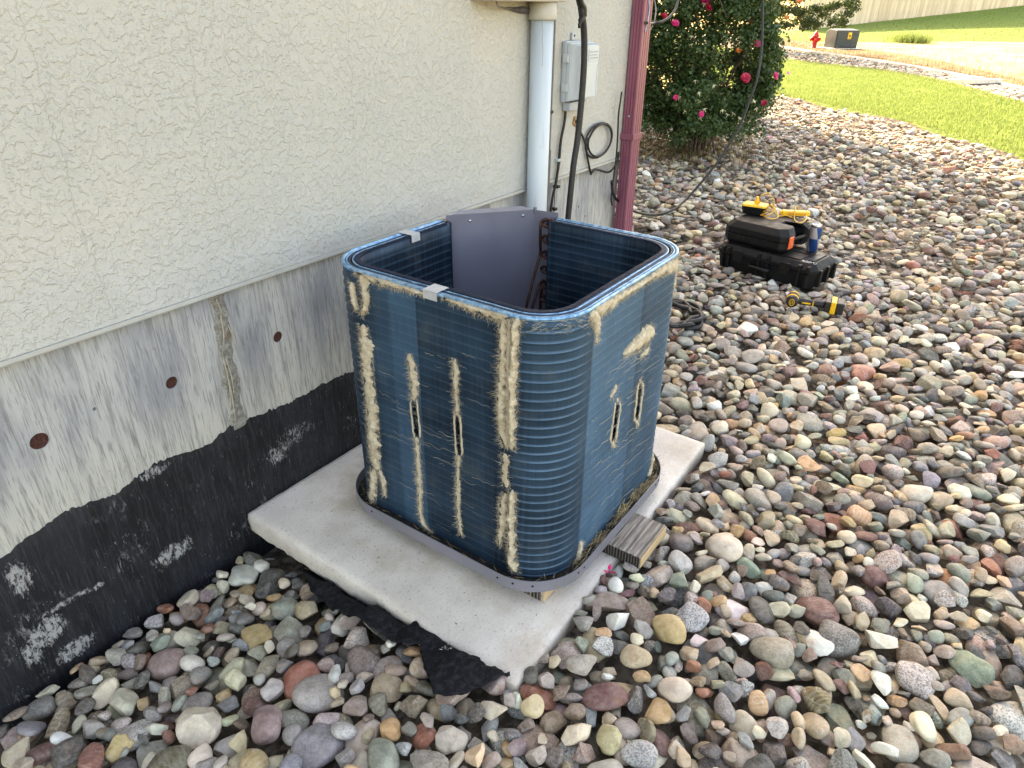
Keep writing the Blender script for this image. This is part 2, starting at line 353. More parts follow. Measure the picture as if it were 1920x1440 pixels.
def concrete(name, black):
    t = NT(name); v = t.n('NewGeometry')
    g = t.scale(v, 200, 200, 13); gr = t.noise(g, 1, 4, .6, .35); gg = t.noise(t.scale(v, 62, 62, 3.6), 1, 6, .7, .4)
    st = t.noise(t.scale(v, 7, 7, 2.2), 1, 5, .6); bl = t.noise(v, 24, 6, .7)
    sz = t.sep(v)[2]
    c = t.mix(t.ss(st, .32, .62), lin(136, 139, 145), lin(180, 180, 177))
    c = t.mix(t.ss(sz, .30, .56, .75, 0), c, lin(194, 189, 178))
    c = t.mix(t.math('MULTIPLY', t.ss(gg, .46, .66), .6), c, lin(120, 119, 118)); c = t.mix(t.math('MULTIPLY', t.ss(gr, .5, .64), .6), c, lin(112, 111, 110))
    c = t.mix(t.ss(bl, .6, .74, 0, .55), c, lin(112, 110, 108)); c = t.mix(t.ss(bl, .22, .36, .5, 0), c, lin(222, 216, 204))
    pit = t.ss(t.vor(v, 34), .03, .07, 1, 0); c = t.mix(t.math('MULTIPLY', pit, t.ss(t.noise(v, 3, 2), .5, .6)), c, lin(70, 68, 66))
    h = t.math('ADD', t.math('MULTIPLY', gr, .8), t.math('MULTIPLY', bl, .5))
    if black:
        w1 = t.ss(t.noise(t.scale(v, 5.5, 5.5, 7), 1, 4, .6), .56, .68); w2 = t.ss(t.noise(t.scale(v, 95, 95, 26), 1, 6, .72, .6), .50, .60)
        w3 = t.ss(t.noise(t.scale(v, 230, 230, 30), 1, 3, .6), .66, .74)
        sx = t.sep(v)[0]; pm = None
        for (px, py, ax_, az_, wt_) in ((85, 1185, .055, .05, 1), (140, 1215, .06, .035, 1), (60, 1225, .03, .05, .9), (325, 1035, .075, .035, .95), (35, 1085, .03, .06, 1), (120, 1130, .08, .012, .9), (520, 850, .05, .05, .8), (550, 815, .07, .05, .7), (655, 790, .05, .04, .5), (285, 885, .05, .02, .9), (180, 1100, .03, .012, .9), (40, 1300, .05, .03, .5), (470, 905, .04, .03, .5), (240, 1010, .09, .04, .4)):
            q = on_y(px, py, 0); dx = t.math('DIVIDE', t.math('SUBTRACT', sx, float(q[0])), ax_); dz = t.math('DIVIDE', t.math('SUBTRACT', sz, float(q[2])), az_)
            g_ = t.math('MULTIPLY', t.ss(t.math('ADD', t.math('MULTIPLY', dx, dx), t.math('MULTIPLY', dz, dz)), 0.0, 1.9, 1, 0), wt_); pm = g_ if pm is None else t.math('MAXIMUM', pm, g_)
        sc_ = t.noise(t.scale(v, 110, 110, 48), 1, 8, .8, .5); w4 = t.ss(t.math('ADD', t.math('MULTIPLY', pm, .27), sc_), .68, .77)
        fl = t.ss(t.vor(v, 55), .05, .09, 1, 0); fl = t.math('MULTIPLY', fl, t.ss(t.noise(v, 6, 2), .52, .58))
        worn = t.math('MAXIMUM', t.math('MAXIMUM', t.math('MULTIPLY', t.math('MULTIPLY', w1, w2), .5), t.math('MULTIPLY', w3, .35)), t.math('MAXIMUM', w4, t.math('MULTIPLY', fl, .8)))
        k = t.mix(t.ss(st, .35, .65), lin(15, 16, 19), lin(32, 33, 38)); k = t.mix(t.ss(gr, .45, .68, 0, .4), k, lin(62, 63, 68))
        c = t.mix(worn, k, lin(158, 157, 156)); h = t.math('ADD', h, t.math('MULTIPLY', worn, 1.2))
        return t.done(c, t.ss(bl, .3, .7, .5, .8), 0, t.bump(h, .7, .002), .35)
    return t.done(c, .88, 0, t.bump(h, .6, .0022), .2)
m_conc = concrete('board_formed_concrete', False); m_tar = concrete('tar_coated_concrete', True)
m_trim = plain('weep_screed_paint', lin(178, 178, 172), .7, 0, .06, 20)
m_roof = plain('roof_shingle', lin(96, 88, 80), .9, 0, .2, 8, .5, 40); m_soffit = plain('soffit_paint', lin(222, 216, 202), .7)
m_rust = plain('rust', lin(74, 38, 30), .85, 0, .45, 160, .6, 500)

house = thing('house', 'cream stucco house wall on a bare concrete foundation with black tar along its foot', 'house', (0, 0, -.2))
mb = MB(); mb.box((-9, -.02, ZS+.012), (HX+.012, .2, 5.5)); mb.box((HX-.2, .2, ZS+.012), (HX+.012, 5.3, 5.5)); mb.box((-9, 12.8, ZS), (14.9, 13, 5.5))
mb.box((HX+.012, 5.3, -.3), (14.9, 5.5, 7.4)); mb.box((14.7, 5.5, -.3), (14.9, 13, 7.4)); mb.box((-9, .2, ZS), (-8.8, 12.8, 5.5))  # first two boxes: unseen wing, placed and sized to shade the cobbles
mb.build('wall', m_stucco, house)
mb = MB(); mb.box((-9.4, -.42, 5.52), (HX+.3, 13.4, 5.66)); mb.add([(-9.4, -.42, 5.66), (HX+.3, -.42, 5.66), (HX+.3, 13.4, 5.66), (-9.4, 13.4, 5.66), (-6, 6.5, 7.6), (1, 6.5, 7.6)], [(0, 1, 5, 4), (1, 2, 5), (2, 3, 4, 5), (3, 0, 4)])
mb.box((HX+.32, 5.1, 7.42), (15.1, 13.2, 7.6)); mb.build('roof', m_roof, house)  # flat slab over the unseen wing, part of its shadow outline
# weep screed: thin metal lip under the stucco
mb = MB(); mb.prism([(-.024, ZS-.002), (-.0265, ZS+.002), (-.0265, ZS+.0115), (-.019, ZS+.011), (.001, ZS+.011), (.001, ZS+.004)], -9, HX+.015, ax=0); mb.build('weep_screed', m_trim, house)
# foundation with recessed tie holes (the recesses are cut with a boolean whose cutters are removed again)
ties = [(75, 828, .022), (323, 718, .018), (522, 632, .018), (178, 1098, .012), (178, 767, .005), (1085, 388, .007), (1097, 405, .006)]
mb = MB(); mb.box((-9, 0, -.6), (HX-.012, .22, ZS+.006)); mb.box((HX-.22, .221, -.6), (HX-.012, 5.29, ZS+.006)); fo = mb.build('foundation', m_conc, house)
cutters = []
for (px, py, r) in ties:
    p = on_y(px, py, 0); c = MB(); rr = r
    c.lathe([(rr*1.05, -.02), (rr, .004), (rr*.8, .022)], (p[0], 0, p[2]), 20, (0, 1, 0)); co = c.build('cutter', None); cutters.append(co)
    bo = fo.modifiers.new('hole', 'BOOLEAN'); bo.operation = 'DIFFERENCE'; bo.object = co; bo.solver = 'EXACT'
bpy.context.view_layer.update()
dg = bpy.context.evaluated_depsgraph_get(); me2 = bpy.data.meshes.new_from_object(fo.evaluated_get(dg)); fo.modifiers.clear(); fo.data = me2
for co in cutters: bpy.data.objects.remove(co)
for (px, py, r) in ties[:4]:
    p = on_y(px, py, 0); mb = MB(); P0 = (p[0], 0, p[2])
    mb.lathe([(r*.97, .006), (r*.86, .0135), (r*.3, .0155), (r*.28, .008), (.001, .007)], P0, 16, (0, 1, 0), False)
    for q in range(7):
        a = random.uniform(0, 6.28); rr = r*random.uniform(.2, .8); mb.lathe([(r*.22, .014), (r*.15, .009), (.001, .008)], (p[0]+rr*math.cos(a), 0, p[2]+rr*math.sin(a)), 7, (0, 1, 0), False)
    mb.build('tie_hole', m_rust, house)
# black tar coating: a thin skin with a ragged upper edge
xs = np.arange(-2, HX-.02, .006); px_ref = [(0, 1048), (110, 965), (215, 925), (300, 862), (385, 838), (430, 800), (455, 790), (500, 772), (560, 745), (600, 722), (670, 692)]
ref = np.array([on_y(a, b2, 0) for a, b2 in px_ref]); top = np.interp(xs, ref[:, 0], ref[:, 2])
top = top+np.array([.008*fbm(x*9, 3, 0)+.007*fbm(x*45, 7, 0)+.004*fbm(x*180, 1, 0)*(fbm(x*4, 9, 9) > -.1)*2 for x in xs])
V = []; 
for i, x in enumerate(xs): V += [(x, -.0008, top[i]), (x, -.0025, top[i]-.004), (x, -.0028, top[i]-.06), (x, -.0028, -.55)]
F = [(i*4+j, (i+1)*4+j, (i+1)*4+j+1, i*4+j+1) for i in range(len(xs)-1) for j in range(3)]
link('tar_coating', mesh_np('tar_coating', V, F), m_tar, house)
# honeycombed seam with splinters of formwork
t = NT('rough_seam'); v = t.n('NewGeometry'); n = t.noise(v, 90, 6, .75); c = t.mix(t.ss(n, .35, .7), lin(128, 125, 120), lin(180, 176, 166)); c = t.mix(t.ss(t.noise(v, 14, 4), .55, .7, 0, .6), c, lin(140, 122, 100))
m_seam = t.done(c, .95, 0, t.bump(n, 1, .008), .1)
V = []; F = []; zz = np.linspace(.30, .735, 90)
for i, z in enumerate(zz):
    xc = on_y(np.interp(z, [.30, .73], [448, 408]), np.interp(z, [.30, .73], [800, 560]), 0)[0]
    for j in range(13):
        s = (j-6)/6; w = .024*(1+.5*fbm(z*14, 1, 2)); e = max(0, 1-abs(s)**3)
        V.append((xc+s*w+.008*fbm(z*20, 4, 5), .0005-e*(.0035+.010*max(0, fbm(s*2.2, z*42, 3))), z))
for i in range(89):
    for j in range(12): F.append((i*13+j, i*13+j+1, (i+1)*13+j+1, (i+1)*13+j))
link('concrete_seam', mesh_np('concrete_seam', V, F, False), m_seam, house)
m_splint = plain('splinter', lin(176, 166, 146), .8)
for (pa, pb) in (((413, 590), (420, 655)), ((417, 665), (443, 795)), ((423, 668), (440, 745)), ((428, 610), (445, 660)), ((405, 560), (416, 600)), ((425, 690), (432, 770))):
    A, B = on_y(*pa, -.009), on_y(*pb, -.006); mb = MB(); mb.tube([A, (A+B)/2+np.array([.003, -.003, 0]), B], [.0014, .002, .0008], 4, smooth=False); mb.build('splinter', m_splint, house)
# ================================================================== CONCRETE PAD
t = NT('pad_concrete'); v = t.n('NewGeometry')
n = t.noise(v, 5, 5, .6); g = t.noise(v, 120, 5, .72); br = t.noise(t.scale(v, 40, 260, 40), 1, 3)
c = t.mix(t.ss(n, .35, .68), lin(213, 202, 190), lin(231, 221, 209)); c = t.mix(t.ss(g, .56, .68, 0, .65), c, lin(146, 134, 122)); c = t.mix(t.ss(g, .30, .44, .5, 0), c, lin(236, 230, 222))
c = t.mix(t.ss(t.noise(v, 2.3, 6, .7), .50, .68, 0, .6), c, lin(190, 172, 150))
m_pad = t.done(c, .92, 0, t.bump(t.math('ADD', t.math('MULTIPLY', g, .7), br), .7, .0025), .2)
PA, PB, PC, PD = (.957, -.012), (.931, -1.081), (2.216, -1.055), (2.23, -.012)
def pad_xy(s, r): return (np.array(PA)*(1-s)+np.array(PD)*s)*(1-r)+(np.array(PB)*(1-s)+np.array(PC)*s)*r
n = 64; V = []; idx = {}
for i in range(n+1):
    for j in range(n+1):
        p = pad_xy(i/n, j/n); e = min(i, n-i, j, n-j); z = -.0030*math.exp(-e*1.6)+.0012*fbm(p[0]*7, p[1]*7, 0)
        if e == 0: p = p+np.array([fbm(p[0]*30, p[1]*30, 4), fbm(p[0]*30, p[1]*30, 8)])*.0015
        idx[i, j] = len(V); V.append((p[0], p[1], z))
F = [(idx[i, j], idx[i, j+1], idx[i+1, j+1], idx[i+1, j]) for i in range(n) for j in range(n)]
rim = [(i, 0) for i in range(n)]+[(n, j) for j in range(n)]+[(n-i, n) for i in range(n)]+[(0, n-j) for j in range(n)]
prev = [idx[k] for k in rim]; cx, cy = 1.58, -.53; m = len(rim)
prof = [(.004, -.010), (.006, -.028), (.004, -.05), (.0, -.072), (-.008, -.090), (-.03, -.105)]
for (off, dz) in prof:
    cur = []
    for (i, j) in rim:
        p = np.array(V[idx[i, j]]); d = np.array([p[0]-cx, p[1]-cy])/.6; d = d/np.linalg.norm(d)
        rg = (.0015 if dz > -.03 else .005)
        o = off+rg*fbm(p[0]*38, p[1]*38, dz*60)+.003*fbm(p[0]*9, p[1]*9, dz*10); 
        cur.append(len(V)); V.append((p[0]+d[0]*o, p[1]+d[1]*o, dz+.002*fbm(p[0]*16, p[1]*16, 5)+(.010*fbm(p[0]*8, p[1]*8, 2) if dz < -.08 else 0)))
    F += [(prev[k], cur[k], cur[(k+1) % m], prev[(k+1) % m]) for k in range(m)]; prev = cur
me = mesh_np('concrete_pad', V, F, True); bm = bmesh.new(); bm.from_mesh(me); bmesh.ops.recalc_face_normals(bm, faces=bm.faces); bm.to_mesh(me); bm.free()
tag(link('concrete_pad', me, m_pad), 'pale concrete equipment pad with rough edges beside the house wall', 'concrete pad')

V = []; F = []
for _ in range(150):
    x, y = random.uniform(.97, 2.19), random.uniform(-1.05, -.03); a = random.uniform(0, 6.28); L = random.uniform(.0015, .006); d_ = np.array([math.cos(a), math.sin(a), 0]); s_ = np.array([-d_[1], d_[0], 0])*random.uniform(.0006, .0018); p = np.array([x, y, .0008]); b_ = len(V)
    V += [p-d_*L-s_*.4, p-s_, p+d_*L, p+s_, p+np.array([0, 0, .0016])]; F += [(b_+i, b_+(i+1) % 4, b_+4) for i in range(4)]
tag(link('grit', mesh_np('grit', V, F), plain('grit', lin(88, 74, 60), .9)), kind='stuff')

# ================================================================== WOOD BLOCKS under the pan
t = NT('weathered_wood'); v = t.n('NewGeometry'); w = t.n('TexWave', {'Vector': t.scale(v, 1, 1, 1), 'Scale': 16, 'Distortion': 3.5, 'Detail': 3, 'Detail Scale': .6}, 1, wave_type='BANDS', bands_direction='Y')
s_ = t.noise(t.scale(v, 12, 130, 130), 1, 4)
c = t.mix(w, lin(138, 127, 117), lin(176, 165, 153)); c = t.mix(t.ss(s_, .4, .62, 0, .6), c, lin(104, 94, 86)); m_wood = t.done(c, .85, 0, t.bump(t.math('ADD', w, s_), .8, .004), .2)
t = NT('end_grain'); v = t.n('NewGeometry'); w = t.n('TexWave', {'Vector': v, 'Scale': 34, 'Distortion': 2.5, 'Detail': 2, 'Detail Scale': .5}, 1, wave_type='RINGS', rings_direction='X')
m_end = t.done(t.mix(w, lin(40, 36, 34), lin(96, 90, 84)), .9, 0, t.bump(w, .9, .004), .1)
t = NT('fresh_wood'); v = t.n('NewGeometry'); s_ = t.noise(t.scale(v, 30, 14, 200), 1, 3); m_fresh = t.done(t.mix(s_, lin(180, 146, 108), lin(214, 188, 150)), .75, 0, t.bump(s_, .4, .002), .2)
th = thing('wood_block', 'short weathered grooved plank end sticking out from under the grey pan on the right', 'wood block', (1.54, -1.0, 0), 0, 'wood blocks under the grey pan')
mb = MB(); ylo, yhi = -1.150, -.90; n = 21
prof = []
for k in range(n):
    y0 = ylo+(yhi-ylo)*k/n; y1 = ylo+(yhi-ylo)*(k+1)/n; g = .15*(y1-y0)
    prof += [(y0+g, .0405-.0010*random.random()), (y0+g*2, .0432-.0010*random.random()), (y1-g, .0432-.0014*random.random()), (y1, .0405)]
poly = [(ylo, .003)]+prof+[(yhi, .003)]
mb.prism(poly, 1.462, 1.640, ax=0); mb.build('plank', m_wood, th)
mb = MB(); mb.prism([(ylo+.002, .005)]+[(a, b2-.002) for a, b2 in prof]+[(yhi-.002, .005)], 1.4585, 1.4618, ax=0); mb.build('end_grain', m_end, th)
mb = MB(); mb.box((1.463, ylo-.0035, .004), (1.639, ylo-.0002, .0395)); mb.build('edge_face', m_fresh, th)
th = thing('wood_block', 'wooden board lying under the front corner of the grey pan, pale sawn end showing', 'wood block', (1.23, -.85, 0), 0, 'wood blocks under the grey pan')
mb = MB(); mb.box((1.187, -.992, .003), (1.272, -.62, .0415)); mb.build('board', m_wood, th, bevel=.002)
mb = MB(); mb.box((1.1885, -.9955, .004), (1.2705, -.9922, .0405)); mb.build('sawn_end', m_fresh, th)
mb = MB()
for k in range(30):
    y = -.985+k*.0118; mb.box((1.1845, y, .006), (1.1868, y+.006, .038))
mb.build('comb_face', m_end, th)

# ================================================================== CONDENSER (cooling unit with its cover off)
X0, X1, Y0, Y1 = 1.172, 1.914, -1.0126, -.259; ZB, ZT = .058, .836; RC = .137
UA = X0+RC; L1_ = 1.662-UA; ARC = RC*math.pi/2; L2_ = (Y1-RC)-(Y0+RC); L3_ = (X1-RC)-(X0+RC); L4_ = -.545-(Y0+RC)
UT = L1_+ARC+L2_+ARC+L3_+ARC+L4_
def path(u):
    if u <= L1_: return np.array([1.662-u, Y1]), np.array([0, 1.]), 0
    u -= L1_
    if u <= ARC: a = math.pi/2+u/RC; c = (X0+RC, Y1-RC); return np.array([c[0]+RC*math.cos(a), c[1]+RC*math.sin(a)]), np.array([math.cos(a), math.sin(a)]), math.sin(math.pi*u/ARC)
    u -= ARC
    if u <= L2_: return np.array([X0, Y1-RC-u]), np.array([-1., 0]), 0
    u -= L2_
    if u <= ARC: a = math.pi+u/RC; c = (X0+RC, Y0+RC); return np.array([c[0]+RC*math.cos(a), c[1]+RC*math.sin(a)]), np.array([math.cos(a), math.sin(a)]), math.sin(math.pi*u/ARC)
    u -= ARC
    if u <= L3_: return np.array([X0+RC+u, Y0]), np.array([0, -1.]), 0
    u -= L3_
    if u <= ARC: a = 1.5*math.pi+u/RC; c = (X1-RC, Y0+RC); return np.array([c[0]+RC*math.cos(a), c[1]+RC*math.sin(a)]), np.array([math.cos(a), math.sin(a)]), math.sin(math.pi*u/ARC)
    u -= ARC
    return np.array([X1, Y0+RC+u]), np.array([1., 0]), 0
_us = np.linspace(0, UT, 1400); _pp = np.array([path(u)[0] for u in _us])
def px_uz(px, py):
    """pixel -> arc length and height on the outside of the coil (nearest hit)"""
    d = ray(px, py); nrm = np.array([-d[1], d[0]]); s = (_pp-CAM[:2])@nrm; best = None
    for i in np.where(s[:-1]*s[1:] <= 0)[0]:
        k = s[i]/(s[i]-s[i+1]+1e-15); P = _pp[i]*(1-k)+_pp[i+1]*k; tt = ((P-CAM[:2])@d[:2])/(d[:2]@d[:2])
        if best is None or tt < best[0]: best = (tt, _us[i]*(1-k)+_us[i+1]*k, CAM[2]+tt*d[2])
    if best is None: i = int(np.argmin(np.abs(s))); tt = np.linalg.norm(_pp[i]-CAM[:2])/np.linalg.norm(d[:2]); best = (tt, _us[i], CAM[2]+tt*d[2])
    return best[1], best[2]
def surf(u, z, off=0.0):
    p, n, k = path(min(max(u, 0), UT)); return np.array([p[0]+n[0]*off, p[1]+n[1]*off, z])
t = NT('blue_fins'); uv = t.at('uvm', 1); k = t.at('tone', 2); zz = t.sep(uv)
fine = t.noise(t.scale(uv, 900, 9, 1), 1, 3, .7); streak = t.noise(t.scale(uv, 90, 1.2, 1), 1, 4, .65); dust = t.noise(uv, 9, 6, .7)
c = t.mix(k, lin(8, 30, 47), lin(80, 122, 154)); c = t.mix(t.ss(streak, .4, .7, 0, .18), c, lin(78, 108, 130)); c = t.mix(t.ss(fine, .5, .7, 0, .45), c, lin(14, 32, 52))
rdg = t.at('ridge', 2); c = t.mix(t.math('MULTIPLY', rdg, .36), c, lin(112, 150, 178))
c = t.mix(t.ss(dust, .52, .74, 0, .2), c, lin(128, 126, 112))
m_fin = t.done(c, t.ss(dust, .4, .7, .44, .70), .55, t.bump(fine, .35, .0015), .5)
t = NT('fin_edge_glint'); v = t.obj(); n = t.noise(v, 60, 5, .7); m_finglint = t.done(t.mix(t.ss(n, .35, .65), lin(70, 130, 176), lin(150, 196, 226)), .38, .55, t.bump(t.noise(v, 320, 3), .4, .002))  # pale blue paints the sky glint on the fin edges
m_findark = plain('dark_fin_top', lin(40, 52, 74), .5, .5, .4, 300, .6, 600)
unit = thing('air_conditioner', 'blue finned condenser coil with cover off, standing in a grey pan on concrete', 'air conditioner', (1.54, -.64, .045))
# slots cut through the coil
slots_px = [((776.5, 754), (782, 817), 8), ((857.5, 782), (861, 850), 7), ((1157.5, 758), (1149.5, 826), 6), ((1200.5, 722), (1194, 786), 5)]
slots = []
for a, b2, w in slots_px:
    u0, z0 = px_uz(*a); u1, z1 = px_uz(*b2); um = (u0+u1)/2; ul = px_uz((a[0]+b2[0])/2-w/2, (a[1]+b2[1])/2)[0]; ur = px_uz((a[0]+b2[0])/2+w/2, (a[1]+b2[1])/2)[0]
    slots.append((min(ul, ur), max(ul, ur), min(z0, z1), max(z0, z1)))
seams = [px_uz(783, 640)[0], px_uz(1197, 640)[0], px_uz(1110, 760)[0]]
PITCH_R = .0252; rows = int((ZT-ZB)/PITCH_R)
def zsamples(k): 
    fr = (0, .16, .30, .40, .47, .53, .60, .70, .84) if k else (0, .3, .5, .7)
    return np.array([ZB+.0+PITCH_R*(r+f) for r in range(rows) for f in fr]+[ZT])
def fin_row(name, d0, d1, fancy, parent):
    us = np.unique(np.concatenate([np.arange(0, UT, .0085 if fancy else .014), [UT]]))
    zs = zsamples(fancy)
    if fancy:
        us = np.unique(np.concatenate([us]+[[s[0], s[1]] for s in slots]+[[q-.0004, q+.0004] for q in seams])); zs = np.unique(np.concatenate([zs]+[[s[2], s[3]] for s in slots]))
    V = []; UV = []; TN = []; RG = []
    pre = [path(u) for u in us]; nu, nz = len(us), len(zs)
    tw = [0.0]*nu
    for side in (0, 1):
        for i, u in enumerate(us):
            p, nn, k = pre[i]
            if side == 0: A = .0006+.0024*k**.5*(1 if k else 0)
            else: A = .0008
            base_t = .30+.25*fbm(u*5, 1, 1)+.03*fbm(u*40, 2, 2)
            for q, (lo, hi, dv) in enumerate(((seams[0]-.09, seams[0], .24), (seams[2]-.02, seams[1], .58), (seams[1], UT, .22), (seams[0], seams[0]+.3, -.16))):  # band tones painted for light coming off differently leaning fins
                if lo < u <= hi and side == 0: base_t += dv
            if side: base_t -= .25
            for z in zs:
                ph = ((z-ZB)/PITCH_R) % 1; g = math.exp(-((ph-.5)/.085)**2); rim = min(1, (ZT-z)/.012)
                dd = d0-A*g*rim+.0012*fbm(u*6, z*6, 3) if side == 0 else d1+A*g*.7
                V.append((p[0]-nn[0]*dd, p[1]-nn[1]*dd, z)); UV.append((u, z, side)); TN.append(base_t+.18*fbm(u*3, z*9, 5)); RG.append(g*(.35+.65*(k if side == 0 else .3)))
    F = []; xp = 0 if fancy else .012
    for i in range(nu-1):
        um = (us[i]+us[i+1])/2
        for j in range(nz-1):
            zm = (zs[j]+zs[j+1])/2
            if not any(s[0]-xp < um < s[1]+xp and s[2] < zm < s[3] for s in slots): F.append((i*nz+j, (i+1)*nz+j, (i+1)*nz+j+1, i*nz+j+1))
            else: continue
            o = nu*nz; F.append((o+i*nz+j, o+i*nz+j+1, o+(i+1)*nz+j+1, o+(i+1)*nz+j))
        o = nu*nz; F.append((i*nz+nz-1, (i+1)*nz+nz-1, o+(i+1)*nz+nz-1, o+i*nz+nz-1))
    for i in (0, nu-1):
        o = nu*nz
        for j in range(nz-1): F.append((i*nz+j, i*nz+j+1, o+i*nz+j+1, o+i*nz+j))
    me = mesh_np(name, V, F, True); attr(me, 'uvm', 'FLOAT_VECTOR', UV); attr(me, 'tone', 'FLOAT', np.clip(TN, 0, 1)); attr(me, 'ridge', 'FLOAT', RG)
    return link(name, me, m_fin, parent)
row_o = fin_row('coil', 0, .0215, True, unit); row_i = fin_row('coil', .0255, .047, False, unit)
def ribbon(name, d0, d1, z0, z1, mat, parent, wob=0.0, u0=0, u1=UT):
    V = []; us = np.arange(u0, u1, .008)
    for u in us:
        p, n, k = path(u); w = wob*fbm(u*25, d0*900, 1)
        for (d, z) in ((d0+w, z0), (d0+w, z1), (d1+w, z1+.0008*fbm(u*60, 3, 3)), (d1+w, z0)): V.append((p[0]-n[0]*d, p[1]-n[1]*d, z))
    m = len(us); F = [(i*4+j, (i+1)*4+j, (i+1)*4+(j+1) % 4, i*4+(j+1) % 4) for i in range(m-1) for j in range(4)]+[(0, 1, 2, 3), ((m-1)*4+3, (m-1)*4+2, (m-1)*4+1, (m-1)*4)]
    return link(name, mesh_np(name, V, F, False), mat, parent)
ribbon('coil_edge', -.0018, .0068, ZT-.005, ZT+.0028, m_finglint, row_o, .0008); ribbon('coil_edge', .0098, .0135, ZT-.005, ZT+.0018, m_finglint, row_o, .0008); ribbon('coil_edge', .0165, .0205, ZT-.005, ZT+.0012, m_findark, row_o, .0008)  # strips added along the top; the pale ones carry painted glints
ribbon('coil_edge', .0265, .0300, ZT-.005, ZT+.0012, m_finglint, row_i, .0008); ribbon('coil_edge', .0325, .046, ZT-.005, ZT+.0008, m_findark, row_i, .0008)
mb = MB()                                        # comb of fin tops along the inner edge
for u in np.arange(.02, UT-.02, .0046):
    p, n, k = path(u); tv = np.array([-n[1], n[0]])
    a = p-n*.0345-tv*.0009; b2 = p-n*.0475-tv*.0009; c2 = p-n*.0475+tv*.0009; d2 = p-n*.0345+tv*.0009
    mb.prism([tuple(a), tuple(b2), tuple(c2), tuple(d2)], ZT-.004, ZT+.0025+.001*random.random())
o = mb.build('fin_comb', m_findark, row_i); tag(o, kind='stuff')

# pan
m_pan = plain('grey_enamel', lin(128, 128, 138), .42, .15, .05, 6, .12, 120, .5, (.35, lin(112, 106, 100)))
m_dirt = plain('pan_dirt', lin(34, 30, 27), .95, 0, .5, 60, .9, 160)
m_hole = plain('dark_hole', lin(14, 14, 15), .9)
def rrect(off, n=14):
    r = RC+off; pts = []
    for (cx, cy, a0) in ((X1-RC, Y1-RC, 0), (X0+RC, Y1-RC, 90), (X0+RC, Y0+RC, 180), (X1-RC, Y0+RC, 270)):
        for k in range(n+1): a = math.radians(a0+90*k/n); pts.append((cx+r*math.cos(a), cy+r*math.sin(a)))
    return pts
PO = .036; prof = [(-.30, .050), (PO-.006, .050), (PO-.0005, .0465), (PO, .049), (PO+.001, .0845), (PO+.0008, .0862), (PO-.0012, .0862), (PO-.0014, .056), (-.30, .0535)]
V = []; base = rrect(0); m = len(base)
for (o_, z) in prof:
    if o_ < -.2: V += [((x-1.543)*.5+1.543, (y+.636)*.5-.636, z) for x, y in base]
    else: V += [(x, y, z+.0008*math.sin(x*9)) for x, y in rrect(o_)]
F = [(i*m+k, i*m+(k+1) % m, (i+1)*m+(k+1) % m, (i+1)*m+k) for i in range(len(prof)-1) for k in range(m)]
b = len(V); V.append((1.543, -.636, .0545)); off = (len(prof)-1)*m
me = bpy.data.meshes.new('base_pan'); me.from_pydata(V, [], F+[(off+k, off+(k+1) % m, b) for k in range(m)]+[tuple(range(m))[::-1]])
bm = bmesh.new(); bm.from_mesh(me); bmesh.ops.recalc_face_normals(bm, faces=bm.faces); bm.to_mesh(me); bm.free()
pan = link('base_pan', me, m_pan, unit)
for (px, py) in ((724, 978), (818, 1012+6), (931, 1080-3), (960, 1086), (997, 1093), (1085, 1070), (1152, 1008), (1235, 882), (1212, 920)):
    # dark screw holes along the rim
    best = None
    for (x, y) in rrect(PO+.001, 40):
        q = to_px((x, y, .068)); dd = abs(q[0]-px)+.0*abs(q[1]-py)+(50 if q[2] > np.linalg.norm(np.array([1.54, -.64, .07])-CAM) else 0)
        if best is None or dd < best[0]: best = (dd, x, y)
    _, x, y = best; nrm = np.array([x-1.543, y+.636]); 
    if abs(x-X0+PO+.001) < .004: nrm = np.array([-1., 0])
    elif abs(y-Y0+PO+.001) < .004: nrm = np.array([0., -1])
    nrm = nrm/np.linalg.norm(nrm); mb = MB()
    mb.lathe([(.0034, -.004), (.0034, .0004), (.0022, .0006)], (x, y, .069), 10, (nrm[0], nrm[1], 0)); mb.build('screw_hole', m_hole, pan)
V = []; F = []; N_ = 60; ring = rrect(PO-.004, 40); m = len(ring)
for k, (x, y) in enumerate(ring):
    for j, s in enumerate((0, .25, .5, .75, 1)):
        d = np.array([x-1.543, y+.636]); p = np.array([1.543, -.636])+d*(1-.125*s); V.append((p[0], p[1], .057+.020*s*(.6+.9*abs(fbm(p[0]*25, p[1]*25, 1)))*.6))
F = [(k*5+j, ((k+1) % m)*5+j, ((k+1) % m)*5+j+1, k*5+j+1) for k in range(m) for j in range(4)]
tag(link('debris', mesh_np('debris', V, F, True), m_dirt, unit), kind='stuff')
m_interior = m_dirt

# grey sheet-metal control panel across the open corner
pl = MB()
A, B, C_ = np.array([1.688, -.287]), np.array([1.905, -.462]), np.array([1.921, -.545]); ZP = .852
d = (B-A)/np.linalg.norm(B-A); nrm = np.array([-d[1], d[0]]);
if nrm@np.array([1, 1]) < 0: nrm = -nrm
A2 = A+nrm*.016+d*.0; th_ = nrm*.0012
pl.prism([tuple(A+np.array([-.012, .012])), tuple(A), tuple(B), tuple(C_), tuple(C_+np.array([.0012, 0])), tuple(B+th_), tuple(A+th_), tuple(A+np.array([-.0105, .0128]))], .058, ZP)
panel = pl.build('control_panel', plain('grey_panel', lin(122, 121, 136), .38, .25, .05, 5, .08, 90, .5), unit)
mb = MB(); fl = [tuple(A+d*.002), tuple(B-d*.004), tuple(B-d*.03+nrm*.052), tuple(A+d*.035+nrm*.045)]
mb.prism(fl, ZP+.0003, ZP+.0016); mb.build('top_flange', plain('grey_flange', lin(140, 140, 152), .4, .2, .05, 5), panel)
